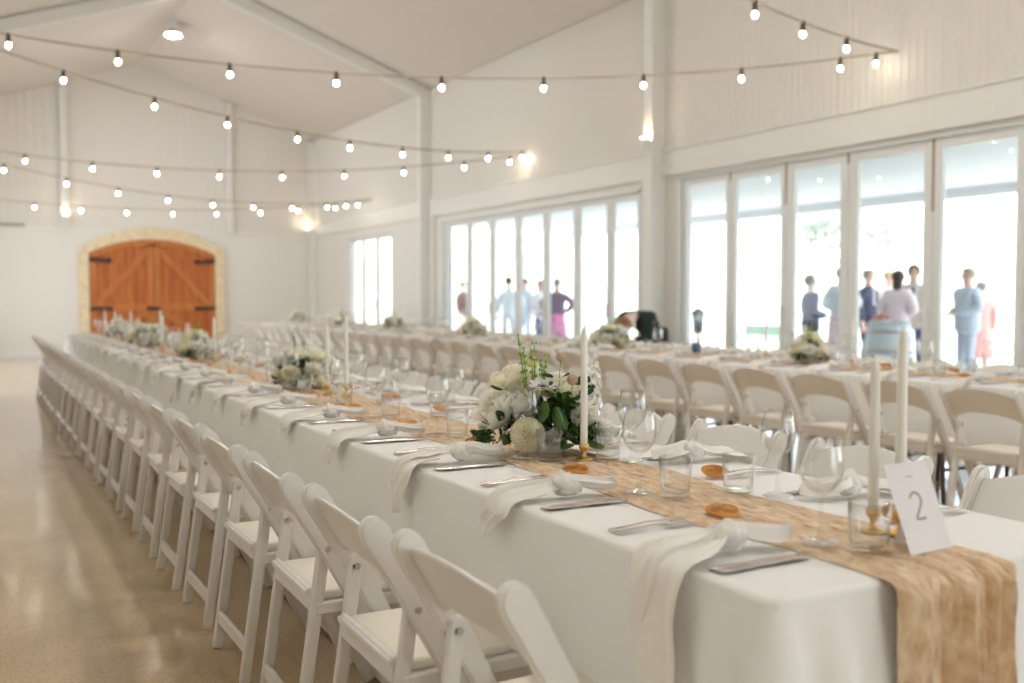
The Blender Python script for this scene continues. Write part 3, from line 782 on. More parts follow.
def inst(name, me, loc, rz=0, parent=None, rot=None):
    o = bpy.data.objects.new(name, me); COL.objects.link(o); o.location = loc; o.rotation_euler = rot if rot else (0,0,rz)
    if parent: o.parent = parent
    return o
def setting(tab, side, i, xe, y, full=True):
    """one place setting; xe = table edge, inward direction by side"""
    s = 1 if side == 0 else -1           # +x points inwards on side 0
    rz = 0 if side == 0 else PI
    tname = 'numbered table' if tab == 1 else 'window table'
    sname = {(1,0):'aisle', (1,1):'inner', (2,0):'room', (2,1):'glass'}[(tab, side)]
    where = 'at the %s, %s side, %s place from the near end' % (tname, sname, ORD[i])
    rot = random.uniform(-.10, .10)
    k = random.randrange(1, 6) if i or side or tab == 2 else 0
    n = inst('napkin', NAP[k][0], (xe, y-s*.115, 0), rz+rot*.4); inst('napkin_knot', NAP[k][1], (0,0,0), 0, n)
    tag(n, 'knotted white napkin '+where, 'napkin', 'napkins on the '+tname)
    L_ = s   # diner's left is +y on side 0
    fy = y+L_*.118
    for q, nm in ((0, 'inner fork'), (1, 'outer fork')):
        o = inst('fork', fork, (xe+s*(.028+.006*q), fy+L_*.022*q+jit(.003), .7525), rz+jit(.03)+(.09*q-.03))
        tag(o, '%s %s' % (nm, where), 'fork', 'forks on the '+tname)
    ky = y-L_*.196
    for q, nm in ((0, 'inner knife'), (1, 'outer knife')):
        o = inst('knife', knife, (xe+s*(.022+.004*q), ky-L_*.021*q+jit(.003), .7525), rz+jit(.03))
        tag(o, '%s %s' % (nm, where), 'knife', 'knives on the '+tname)
    gx = .325 if tab == 1 else .31
    zz = ZR
    o = inst('wine_glass', wg, (xe+s*gx+jit(.012), y-L_*.17+jit(.012), zz if tab else .76), jit(3)); tag(o, 'clear wine glass '+where, 'wine glass', 'wine glasses on the '+tname)
    o = inst('tumbler', tb, (xe+s*(gx+.037)+jit(.012), y-L_*.255+jit(.012), zz), jit(3)); tag(o, 'clear water tumbler '+where, 'tumbler', 'tumblers on the '+tname)
    a, b_ = ORG[random.randrange(4)]
    o = inst('orange_slice', a, (xe+s*(.330 if side == 0 else .255), y+L_*.13+jit(.012), .7665), rot=(Matrix.Rotation(.20+jit(.06), 4, 'X') @ Matrix.Rotation(jit(.1)-.08, 4, 'Y') @ Matrix.Rotation(jit(3), 4, 'Z')).to_euler()); inst('rind', b_, (0,0,0), 0, o)
    tag(o, 'dried orange slice '+where, 'orange slice', 'dried orange slices on the '+tname)
for i in range(N1):
    setting(1, 0, i, T1X0, 1.59+P1*i)
    setting(1, 1, i, T1X1, 1.64+P1*i)
for i in range(N2-1):
    setting(2, 0, i, T2X0, C2+P2*i)
    setting(2, 1, i, T2X1, C2+P2*i)

# ------------------------------------------------------------------ candles
def candle(x, y, hc, label, tall=.05, group='taper candles on gold holders'):
    h = meshobj('candle_holder', lathe([(0,0), (.026,0), (.027,.003), (.020,.006), (.007,.010), (.0055,tall*.45), (.009,tall*.6), (.0145,tall*.72), (.0150,tall), (.0120,tall), (.0115,tall*.75), (0,tall*.74)], 24), 'gold', None, (x, y, ZR-.0005))
    tag(h, 'gold candle holder '+label, 'candle holder', 'gold candle holders')
    c = meshobj('taper_candle', lathe([(0,0), (.0112,0), (.0112,.012), (.0108,hc*.5), (.0095,hc*.93), (.006,hc*.985), (.0015,hc), (0,hc)], 20), 'wax', None, (x, y, ZR+tall*.745))
    bm = bmesh.new(); cyl(bm, (0,0,hc-.002), (.001,0,hc+.010), .0011, n=6); meshobj('wick', bm2me(bm), 'wax', c)
    tag(c, 'white taper candle '+label, 'candle', group)
candle(1.645, 1.432, .318, 'beside the number card, shorter of that pair')
candle(1.678, 1.392, .385, 'just behind the number card, taller of that pair', .05)
candle(1.618, 2.490, .360, 'in front of the nearest flower centrepiece')
for k, (y, dx, h, w) in enumerate([(4.80,-.02,.31,'the second flower centrepiece, shorter of two'), (4.66,.03,.35,'the second flower centrepiece, taller of two'), (7.45,0,.30,'the third flower centrepiece of the numbered table'), (9.6,-.02,.33,'the fourth flower centrepiece, nearer of two'), (9.78,.03,.28,'the fourth flower centrepiece, farther of two'), (11.6,.0,.30,'the fifth flower centrepiece of the numbered table'), (13.1,.03,.28,'the far end of the numbered table, nearer of two'), (13.6,-.03,.28,'the far end of the numbered table, farther of two')]):
    candle(1.61+dx, y, h, 'standing near '+w)
C2Y = [5.38, 7.97, 10.95, 13.5, 15.8, 18.15]
for k, y in enumerate(C2Y):
    candle(5.46, y-.42, .30, 'before centrepiece %s of the window table' % ORD[k], group='window table candles')
    candle(5.52, y+.50, .26, 'beyond centrepiece %s of the window table' % ORD[k], group='window table candles')

# number card
BL, e_, n_ = Vector((1.556, 1.264, ZR-.001)), Vector((.9988, .05, 0)), Vector((-.05, .9988, 0))
card = empty('table_number', BL); card.rotation_euler = (0, 0, math.atan2(.05, .9988))
tag(card, 'white card reading 2 leaning back at the end of the runner', 'table number')
Wc, Hc, Ac = .128, .1625, .066
def sheet(name, p0, p1, m='card', par=None):
    bm = bmesh.new(); d = (Vector(p1)-Vector(p0)); nn = Vector((0, d.z, -d.y)).normalized()*.0004
    q = [Vector(p0), Vector(p0)+Vector((Wc,0,0)), Vector(p1)+Vector((Wc,0,0)), Vector(p1)]
    a = [bm.verts.new(v+nn) for v in q]; b_ = [bm.verts.new(v-nn) for v in q]
    bm.faces.new(a); bm.faces.new(b_[::-1])
    for i in range(4): bm.faces.new((a[i], b_[i], b_[(i+1) % 4], a[(i+1) % 4]))
    return meshobj(name, bm2me(bm), m, par)
sheet('card_front', (0,0,0), (0,Ac,Hc), par=card)
bm = bmesh.new(); bar(bm, (Wc*.5, Ac*.62+.004, Hc*.6), (Wc*.5, Ac*.62+.035, .001), .03, .001, 0, Vector((1,0,0))); meshobj('card_strut', bm2me(bm), 'card', card)
def on_card(u, v):  # u across, v up the slope 0..1
    nn = Vector((0,-Hc,Ac)).normalized()*.0012
    return Vector((u*Wc, v*Ac, v*Hc))+nn
def stroke(name, pts, w, par):
    bm = bmesh.new(); P = [on_card(*p) for p in pts]; up = Vector((0,-Hc,Ac)).normalized(); A_, B_ = [], []
    for i, p in enumerate(P):
        d = (P[min(i+1, len(P)-1)]-P[max(i-1, 0)]).normalized(); s = d.cross(up).normalized()*w/2
        A_.append(bm.verts.new(p+s)); B_.append(bm.verts.new(p-s))
    for i in range(len(P)-1): bm.faces.new((A_[i], A_[i+1], B_[i+1], B_[i]))
    return meshobj(name, bm2me(bm), 'ink', par)
two = [(.36,.60)]
for k in range(0, 13): a = PI*.86-k*PI*1.14/12; two.append((.485+.125*math.cos(a), .575+.085*math.sin(a)*.95))
two += [(.55,.50), (.47,.44), (.40,.39), (.375,.365), (.45,.362), (.60,.362)]
stroke('numeral', two, .0042, card)
stroke('caption_line', [(.40,.835),(.46,.838),(.52,.834),(.58,.837)], .0016, card)

# ------------------------------------------------------------------ flowers
def petal(bm, M, L_, w, cup, curl, nu=5, nv=4, tip=1.):
    V = []
    for i in range(nu+1):
        u = i/nu; prof = math.sin(PI*min(1, (u*.82+.10)))**.7 if tip else 1
        row = []
        for j in range(nv+1):
            v = j/nv*2-1
            row.append(bm.verts.new(M @ Vector((v*w/2*prof, u*L_, cup*v*v*w*prof+curl*u*u*L_))))
        V.append(row)
    for a, b_ in zip(V, V[1:]):
        for j in range(nv): bm.faces.new((a[j], a[j+1], b_[j+1], b_[j]))
def orient(c, d, spin=0.):
    q = Vector(d).normalized().to_track_quat('Z', 'Y')
    return Matrix.Translation(c) @ q.to_matrix().to_4x4() @ Matrix.Rotation(spin, 4, 'Z')
def cup_petal(bm, M, R, lat0, lat1, wid, flare, nu=7, nv=6):
    """a petal lying on a sphere of radius R from latitude lat0 up to lat1, its rim flaring out"""
    V = []
    for i in range(nu+1):
        u = i/nu; lat = lat0+(lat1-lat0)*u; row = []
        for j in range(nv+1):
            v = j/nv*2-1; lon = v*wid*(1-.55*u**3)*(.55+.45*math.sin(PI*min(1, u+.25)*.6+.5))
            r = R*(1+flare*u**3*(1+.4*v*v)+.03*v*v); la = lat-.18*v*v*u
            row.append(bm.verts.new(M @ Vector((r*math.cos(la)*math.sin(lon), r*math.cos(la)*math.cos(lon), r*math.sin(la)))))
        V.append(row)
    for a, b_ in zip(V, V[1:]):
        for j in range(nv): bm.faces.new((a[j], a[j+1], b_[j+1], b_[j]))
def rose(R, seed=0):
    rnd = random.Random(seed); bm = bmesh.new()
    for k, (n, rr, l1, fl) in enumerate([(3, .32, 1.2, .0), (4, .46, 1.1, .05), (5, .60, .95, .12), (5, .76, .75, .2), (6, .92, .50, .28), (6, 1.0, .22, .34)]):
        for i in range(n):
            a = 2*PI*i/n+k*.8+rnd.uniform(-.12, .12)
            M = Matrix.Rotation(a, 4, 'Z') @ Matrix.Translation((0, 0, -.12*R))
            cup_petal(bm, M, R*rr, -1.3, l1+rnd.uniform(-.08, .08), .95+.1*rnd.random(), fl)
    return bm2me(bm, 'rose', True)
def mum(R, n=170, seed=0):
    rnd = random.Random(seed); bm = bmesh.new(); sph(bm, (0,0,0), R*.62, sub=2)
    for i in range(n):
        z = 1-1.75*(i+.5)/n; r = math.sqrt(max(0, 1-z*z)); a = i*2.39996
        d = Vector((r*math.cos(a), r*math.sin(a), z))
        M = orient(d*R*.45, Vector((d.x, d.y, d.z+.25)), rnd.uniform(-.2, .2)) @ Matrix.Rotation(PI/2-.25, 4, 'X')
        petal(bm, M, R*.58, R*.24, .55, .16, 3, 2)
    return bm2me(bm, 'mum', True)
def anemone(R):
    bm = bmesh.new()
    for k, n in ((0, 6), (1, 6)):
        for i in range(n):
            M = Matrix.Rotation(2*PI*i/n+k*.52, 4, 'Z') @ Matrix.Translation((0, .1*R, k*.05*R)) @ Matrix.Rotation(.16+.15*k, 4, 'X')
            petal(bm, M, R*.95, R*.75, .14, .10, 5, 4)
    return bm2me(bm, 'anemone', True)
def anemone_eye(R):
    bm = bmesh.new(); sph(bm, (0,0,.08*R), .20*R, 1, 1, .7, 2)
    for i in range(26):
        a = 2*PI*i/26; cyl(bm, (0,0,.1*R), (.36*R*math.cos(a), .36*R*math.sin(a), .16*R), .008*R, n=4); sph(bm, (.36*R*math.cos(a), .36*R*math.sin(a), .17*R), .03*R, sub=1)
    return bm2me(bm, 'eye', True)
def spike(H, R, seed=0):
    rnd = random.Random(seed); bm = bmesh.new()
    for i in range(26):
        z = H*i/26; a = i*2.4; rr = R*(1-.55*z/H)
        c = Vector((rr*.6*math.cos(a), rr*.6*math.sin(a), z))
        for k in range(5):
            M = orient(c, (math.cos(a), math.sin(a), .5)) @ Matrix.Rotation(2*PI*k/5, 4, 'Z') @ Matrix.Rotation(.35, 4, 'X')
            petal(bm, M, rr*.6, rr*.55, .2, .1, 2, 2)
    return bm2me(bm, 'spike', True)
def podball(r):
    bm = bmesh.new(); sph(bm, (0,0,0), r*.8, sub=2)
    for i in range(70):
        z = 1-2*(i+.5)/70; q = math.sqrt(1-z*z); a = i*2.39996; d = Vector((q*math.cos(a), q*math.sin(a), z))
        bmesh.ops.create_cone(bm, cap_ends=True, segments=5, radius1=r*.10, radius2=r*.14, depth=r*.35, matrix=orient(d*r*.85, d))
    return bm2me(bm, 'pod', True)
def foliage(seed, n=95, rad=.2, hgt=.2, size=.055, zb=.01, squash=.55):
    rnd = random.Random(seed); bm = bmesh.new()
    for i in range(n):
        a = rnd.uniform(0, 2*PI); rr = rad*math.sqrt(rnd.uniform(.02, 1)); z = zb+.02+rnd.random()*hgt*(1-.75*(rr/rad)**2)
        c = Vector((rr*math.cos(a)*.8, rr*math.sin(a)*squash*.9, z))
        d = Vector((math.cos(a+rnd.uniform(-.7, .7)), math.sin(a+rnd.uniform(-.7, .7)), rnd.uniform(-.25, .9))).normalized()
        L_ = size*rnd.uniform(.7, 1.35)
        M = orient(c, d, rnd.uniform(-3, 3)) @ Matrix.Rotation(PI/2-.15, 4, 'X')
        petal(bm, M, L_, L_*.55, .28, rnd.uniform(-.25, .25), 6, 4)
    for v in bm.verts:
        if v.co.z < zb: v.co.z = zb+rnd.random()*.004
    return bm2me(bm, 'leaves', True)
def berries(seed, c, rad, n=60, r=.0045):
    rnd = random.Random(seed); bm = bmesh.new()
    for i in range(n):
        p = Vector((rnd.gauss(0, rad*.5), rnd.gauss(0, rad*.4), abs(rnd.gauss(0, rad*.5)))); sph(bm, Vector(c)+p, r*rnd.uniform(.6, 1.2), sub=1)
    return bm2me(bm, 'berries', True)
def stems(seed, bases, name='stems'):
    rnd = random.Random(seed); bm = bmesh.new()
    for (x, y, z0, x1, z1) in bases:
        n = 7; pts = [(x+(x1-x)*(k/n)**1.3, y+.003*math.sin(k), z0+(z1-z0)*k/n) for k in range(n+1)]
        for p, q in zip(pts, pts[1:]): cyl(bm, p, q, .0026, .0022, 6)
        for k in range(2, n+1):
            p = Vector(pts[k]); a = rnd.uniform(0, 6.28)
            for s in (0, PI): sph(bm, p+Vector((math.cos(a+s)*.006, math.sin(a+s)*.006, .004)), .0042, .8, .8, 1.5, 1)
    return bm2me(bm, name, True)
FL = {}
def flower(par, kind, c, d, R, m):
    key = (kind, round(R, 3), m)
    if key not in FL:
        me = {'rose': rose, 'mum': mum, 'anemone': anemone}[kind](R); me.materials.append(MT[m]); FL[key] = me
    o = bpy.data.objects.new({'rose':'rose', 'mum':'chrysanthemum', 'anemone':'anemone'}[kind], FL[key]); COL.objects.link(o)
    o.parent = par; o.matrix_local = orient(c, d, random.uniform(0, 6))
    if kind == 'anemone': meshobj('flower_eye', anemone_eye(R), 'dark_center', o)
    return o
bowl_me = lathe([(0,0), (.05,0), (.055,.01), (.03,.02), (.035,.03), (.075,.055), (.085,.075), (.08,.075), (.06,.055), (0,.05)], 28); bowl_me.materials.append(MT['bowl'])
def hero(loc, rz, label):
    t = tag(empty('flower_centrepiece', loc, rz), label, 'centrepiece', 'flower centrepieces')
    inst('flower_bowl', bowl_me, (0,0,0), 0, t)
    f = meshobj('foliage', foliage(3, 130, .155, .145, .045), 'foliage', t, (.01,.01,0))
    meshobj('foliage', foliage(12, 46, .085, .11, .042, .01), 'foliage', t, (-.15,-.04,0))
    meshobj('foliage', foliage(14, 40, .08, .17, .042, .05), 'foliage', t, (.03,-.01,.04))
    meshobj('foliage', foliage(8, 34, .085, .10, .048, .03), 'foliage', t, (.03,-.03,.01))
    flower(t, 'mum', (-.080,-.115,.070), (-.1,-1,.25), .053, 'petal_cream')
    flower(t, 'rose', (-.190,-.03,.135), (-.7,-.5,.6), .054, 'petal')
    flower(t, 'rose', (-.105,-.03,.180), (-.2,-.7,.8), .048, 'petal')
    flower(t, 'rose', (-.150,.03,.235), (-.4,-.2,1), .042, 'petal_cream')
    flower(t, 'rose', (-.09,.06,.25), (0,-.1,1), .045, 'petal')
    flower(t, 'anemone', (-.032,-.05,.205), (.05,-.30,1), .045, 'petal_white')
    flower(t, 'rose', (.035,.05,.205), (.1,-.3,1), .045, 'petal_cream')
    flower(t, 'rose', (.0,.10,.215), (0,.3,1), .05, 'petal')
    flower(t, 'mum', (.095,-.045,.125), (.5,-.7,.4), .046, 'petal')
    flower(t, 'mum', (.150,-.02,.065), (.9,-.4,.3), .044, 'petal_white')
    flower(t, 'rose', (.10,.10,.16), (.8,.5,.5), .05, 'petal')
    for i, (x, y, z, h, r) in enumerate([(.128,.01,.13,.16,.030), (.105,.07,.15,.15,.026)]):
        meshobj('delphinium', spike(h, r, i), 'petal_white', t, (x, y, z), (0, .05, 0))
    for x, y, z, r in ((.024,-.02,.300,.0145), (.060,-.035,.230,.017)):
        p = meshobj('seed_pod', podball(r), 'pod', t, (x, y, z)); meshobj('pod_stem', tube([(0,0,-r*.8), (-.003,.004,-.06), (-.006,.01,-.13)], .0016, 6), 'stem', p)
    meshobj('green_stems', stems(2, [(-.085,-.02,.16,-.108,.365), (-.080,-.03,.16,-.092,.325), (-.055,-.02,.16,-.058,.340), (-.062,-.01,.16,-.066,.315), (-.035,-.02,.18,-.020,.300), (-.03,0,.18,-.038,.285)]), 'stem', t)
    meshobj('flower_buds', berries(4, (-.072,-.02,.27), .02, 26, .006), 'bud', t)['kind'] = 'stuff'
    meshobj('berry_sprig', berries(5, (-.215,-.03,.03), .045, 90, .0042), 'foliage_light', t)['kind'] = 'stuff'
    meshobj('berry_sprig', berries(6, (.10,-.07,.06), .045, 70, .0036), 'foliage_light', t)['kind'] = 'stuff'
    meshobj('berry_sprig', berries(7, (.005,-.03,.20), .03, 40, .003), 'petal_white', t)['kind'] = 'stuff'
    bm = bmesh.new()
    for (c, d, L_) in (((-.155,-.04,.20), (-.8,-.3,.35), .042), ((-.18,-.05,.055), (-1,-.4,.3), .05), ((.10,-.09,.05), (.9,-.6,-.25), .065), ((.02,-.11,.04), (.7,-1,.15), .07), ((.05,-.07,.16), (1,-.5,.1), .045), ((-.03,-.09,.17), (-.2,-.6,-1), .07), ((.01,-.08,.15), (.3,-.6,-1), .08)):
        petal(bm, orient(c, d, .3) @ Matrix.Rotation(PI/2-.1, 4, 'X'), L_, L_*.6, .25, .1, 6, 4)
    for v in bm.verts: v.co.z = max(v.co.z, .006)
    meshobj('foliage', bm2me(bm, 'l', True), 'foliage', t)
    return t
HERO = hero((1.600+.020*math.cos(TH), 2.68-.020*math.sin(TH), ZR), -TH, 'nearest flower centrepiece with cream roses, anemone and tall green stems')
def small_cp(seed, label):
    rnd = random.Random(seed)
    t = tag(empty('flower_centrepiece'), label, 'centrepiece', 'flower centrepieces')
    inst('flower_bowl', bowl_me, (0,0,0), 0, t)
    meshobj('foliage', foliage(seed+20, 95, .165, .17, .055), 'foliage', t)
    for k in range(12):
        a = 2*PI*k/12+rnd.uniform(-.3, .3); rr = rnd.uniform(.10, .16); z = .06+.12*rnd.random()
        flower(t, ('rose', 'mum')[k % 2], (rr*math.cos(a), rr*math.sin(a)*.85, z), (math.cos(a), math.sin(a), .7), (.056, .048)[k % 2], ('petal', 'petal_cream', 'petal_white')[k % 3])
    for k in range(6):
        flower(t, 'rose', (rnd.uniform(-.06, .06), rnd.uniform(-.05, .05), .19+.05*rnd.random()), (rnd.uniform(-.4, .4), rnd.uniform(-.4, .4), 1), .045, ('petal', 'petal_cream')[k % 2])
    meshobj('delphinium', spike(.15, .03, seed), 'petal_white', t, (.07, .03, .18), (0, .15, 0))
    meshobj('green_stems', stems(seed, [(-.04,0,.17,-.06,.34), (-.03,.02,.17,-.035,.31), (0,.0,.17,.01,.29)]), 'stem', t)
    t.scale = (1.08, 1.08, .86)
    return reg(t)
CPP = [small_cp(1, ''), small_cp(2, '')]
used = [False, False]
def place_cp(k, loc, rz, label):
    if not used[k]: o = CPP[k]; o.location = loc; o.rotation_euler = (0,0,rz); o['label'] = label; used[k] = True
    else: dup(CPP[k], loc, rz, label)
for i, y in enumerate([5.25, 8.05, 10.35, 12.45]):
    place_cp(i % 2, (1.60, y, ZR), .4+i*1.3, 'white and green flower centrepiece, %s along the numbered table' % ORD[i+1])
for i, y in enumerate(C2Y):
    place_cp((i+1) % 2, (5.49, y, ZR), .9+i*1.7, 'white and green flower centrepiece, %s along the window table' % ORD[i])

# ------------------------------------------------------------------ outside
struct(box('ground', (XR+.12, -8, -.25), (15.2, 34, -.02), 'deck'), 'pale paved veranda outside the glass doors')
bm = bmesh.new(); V = []
rnd = random.Random(5)
for i in range(41):
    row = []
    for j in range(61):
        x = 15+i*2.6; y = -50+j*3.6; q = (x-15)/100
        z = -.05+6.5*q**.8*(1-math.exp(-q*9))*2.1*(1+.18*math.sin(y*.05+1))+.3*math.sin(x*.21+y*.13)*min(1, q*8)
        row.append(bm.verts.new((x, y, z)))
    V.append(row)
for a, b_ in zip(V, V[1:]):
    for j in range(60): bm.faces.new((a[j], a[j+1], b_[j+1], b_[j]))
def hillz(x, y):
    q = max(0, (x-15)/100); return -.05+6.5*q**.8*(1-math.exp(-q*9))*2.1*(1+.18*math.sin(y*.05+1))+.3*math.sin(x*.21+y*.13)*min(1, q*8)
struct(meshobj('terrain', bm2me(bm, 'hill', True), 'hill_grass'), 'pale sunlit grassy hillside beyond the veranda')
# veranda roof
bm = bmesh.new(); bx(bm, (XR+.2, -6, 2.80), (12.7, 20.4, 2.9))
struct(meshobj('trim_%d' % (tn+1), bm2me(bm), 'soffit'), 'pale blue-grey veranda soffit'); tn += 1
trim((12.5, -6, 2.66), (12.68, 20.4, 2.82), 'frame_white', 0, 'veranda edge beam')
for y in (-.3, 6.3, 12.85, 19.7): trim((12.52, y-.07, -.02), (12.66, y+.07, 2.66), 'steel_white', 0, 'white veranda post')
trim((11.9, 26.1, -.02), (12.05, 26.25, 3.0), 'steel_white', 0, 'white veranda post')
# trees
def tree(x, y, h, w, seed, label, name='tree'):
    rnd = random.Random(seed); z0 = hillz(x, y) if x > 15.2 else -.02
    t = tag(empty(name, (x, y, z0)), label, 'tree', 'trees on the hillside')
    bm = bmesh.new(); cyl(bm, (0,0,-.2), (.1,0,h*.5), .10, .06, 8)
    for k in range(5):
        a = k*1.3; cyl(bm, (.05,0,h*(.28+.05*k)), (w*.35*math.cos(a), w*.35*math.sin(a), h*(.5+.07*k)), .045, .02, 6)
    meshobj('trunk', bm2me(bm, 't', True), 'bark', t)
    vs, fs = [], []
    blobs = [(rnd.gauss(0, w*.22), rnd.gauss(0, w*.22), h*rnd.uniform(.45, .92), w*rnd.uniform(.14, .26)) for _ in range(14)]
    for i in range(1500):
        b = blobs[i % 14]; d = Vector((rnd.gauss(0,1), rnd.gauss(0,1), rnd.gauss(0,1))).normalized()*b[3]*rnd.uniform(.5, 1.05)
        c = Vector(b[:3])+d; s = rnd.uniform(.07, .14); u = Vector((rnd.gauss(0,1), rnd.gauss(0,1), rnd.gauss(0,1))).normalized(); v = u.orthogonal().normalized()
        k = len(vs); vs += [c-u*s, c+v*s*.5, c+u*s, c-v*s*.5]; fs.append((k, k+1, k+2, k+3))
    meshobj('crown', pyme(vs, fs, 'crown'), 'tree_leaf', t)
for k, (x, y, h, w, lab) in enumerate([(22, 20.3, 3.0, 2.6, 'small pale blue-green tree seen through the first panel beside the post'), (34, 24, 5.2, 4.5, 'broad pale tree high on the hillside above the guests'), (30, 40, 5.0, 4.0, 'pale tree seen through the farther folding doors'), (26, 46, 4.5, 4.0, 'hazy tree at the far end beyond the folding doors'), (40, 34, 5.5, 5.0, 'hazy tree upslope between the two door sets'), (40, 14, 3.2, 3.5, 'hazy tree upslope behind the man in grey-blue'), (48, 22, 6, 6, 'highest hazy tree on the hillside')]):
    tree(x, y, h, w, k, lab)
# green bench on the lawn
t = tag(empty('garden_bench', (14.0, 14.85, -.02), PI/2+.2), 'green painted bench on the sunny lawn behind the glass', 'bench')
box('bench_seat', (-.42,-.2,.43), (.42,.2,.47), 'green_paint', t, .008); box('bench_back', (-.42,.17,.5), (.42,.21,.72), 'green_paint', t, .008)
for a in (-1, 1):
    for b_ in (-1, 1): box('bench_leg', (a*.38-.025, b_*.16-.025, 0), (a*.38+.025, b_*.16+.025, .43 if b_ < 0 else .70), 'green_paint', t)
# barrel table
prof = [(0,0), (.24,0), (.262,.1), (.292,.35), (.30,.48), (.292,.62), (.262,.87), (.24,.97), (.235,.955), (0,.955)]
t = tag(empty('barrel_table', (10.05, 8.55, -.02)), 'pale blue-grey barrel used as a bar table among the guests', 'barrel')
meshobj('barrel_body', lathe(prof, 28), 'barrel', t)
for z, r in ((.12, .266), (.36, .293), (.61, .293), (.85, .266)):
    meshobj('barrel_hoop', lathe([(r, z-.02), (r+.004, z-.02), (r+.004, z+.02), (r, z+.02)], 28), 'bolt', t)
# flower dish on the barrel
d = meshobj('flower_dish', lathe([(0,0), (.10,0), (.12,.03), (.11,.03), (0,.012)], 20), 'steel_white', None, (9.98, 8.62, .937)); tag(d, 'shallow dish of coral flowers on the pale barrel', 'flower dish')
meshobj('coral_flowers', mum(.05, 60), 'fabric_coral', d, (0,0,.055)); meshobj('coral_flowers', mum(.04, 50), 'fabric_coral', d, (-.08,.02,.05)); meshobj('coral_flowers', mum(.04, 50), 'fabric_coral', d, (.07,-.03,.05))
# lantern on a stand
t = tag(empty('lantern_stand', (8.6, 10.45, -.02)), 'dark lantern on a slim stand just outside the first glass panel', 'lantern')
bm = bmesh.new(); cyl(bm, (0,0,0), (0,0,.03), .14, n=20); cyl(bm, (0,0,.03), (0,0,.80), .018, n=10); cyl(bm, (0,0,.79), (0,0,.83), .06, .085, 16); meshobj('stand', bm2me(bm), 'black_iron', t)
meshobj('lantern_glass', lathe([(0,.83), (.065,.83), (.09,1.05), (0,1.05)], 8), 'lantern_glass', t)
meshobj('lantern_cap', lathe([(0,1.13), (.03,1.12), (.10,1.06), (.10,1.045), (0,1.045)], 8), 'black_iron', t)
t = meshobj('blue_cup', lathe([(0,0), (.035,0), (.038,.01), (.040,.09), (.036,.09), (.033,.012), (0,.012)], 18), 'fabric_jeans', None, (5.62, 6.85, ZR-.002)); tag(t, 'small blue cup on the window table before the dark lantern', 'cup')

# ------------------------------------------------------------------ people
def skinned(name, joints, edges, root, m, parent, sub=2):
    names = list(joints); idx = {n: i for i, n in enumerate(names)}
    me = bpy.data.meshes.new(name); me.from_pydata([joints[n][0] for n in names], [(idx[a], idx[b]) for a, b in edges], []); me.update()
    o = bpy.data.objects.new(name, me); COL.objects.link(o)
    md = o.modifiers.new('s', 'SKIN'); md.use_smooth_shade = True
    if not me.skin_vertices: me.attributes.new('skin', 'FLOAT', 'POINT')
    sv = me.skin_vertices[0].data
    for n, i in idx.items():
        r = joints[n][1]; sv[i].radius = r if isinstance(r, tuple) else (r, r); sv[i].use_root = (n == root)
    md2 = o.modifiers.new('u', 'SUBSURF'); md2.levels = sub; md2.render_levels = sub
    bpy.context.view_layer.update()
    dg = bpy.context.evaluated_depsgraph_get()
    me2 = bpy.data.meshes.new_from_object(o.evaluated_get(dg)); o.modifiers.clear(); o.data = me2; bpy.data.meshes.remove(me)
    smooth(me2); me2.materials.clear(); me2.materials.append(MT[m]); o.parent = parent
    return o
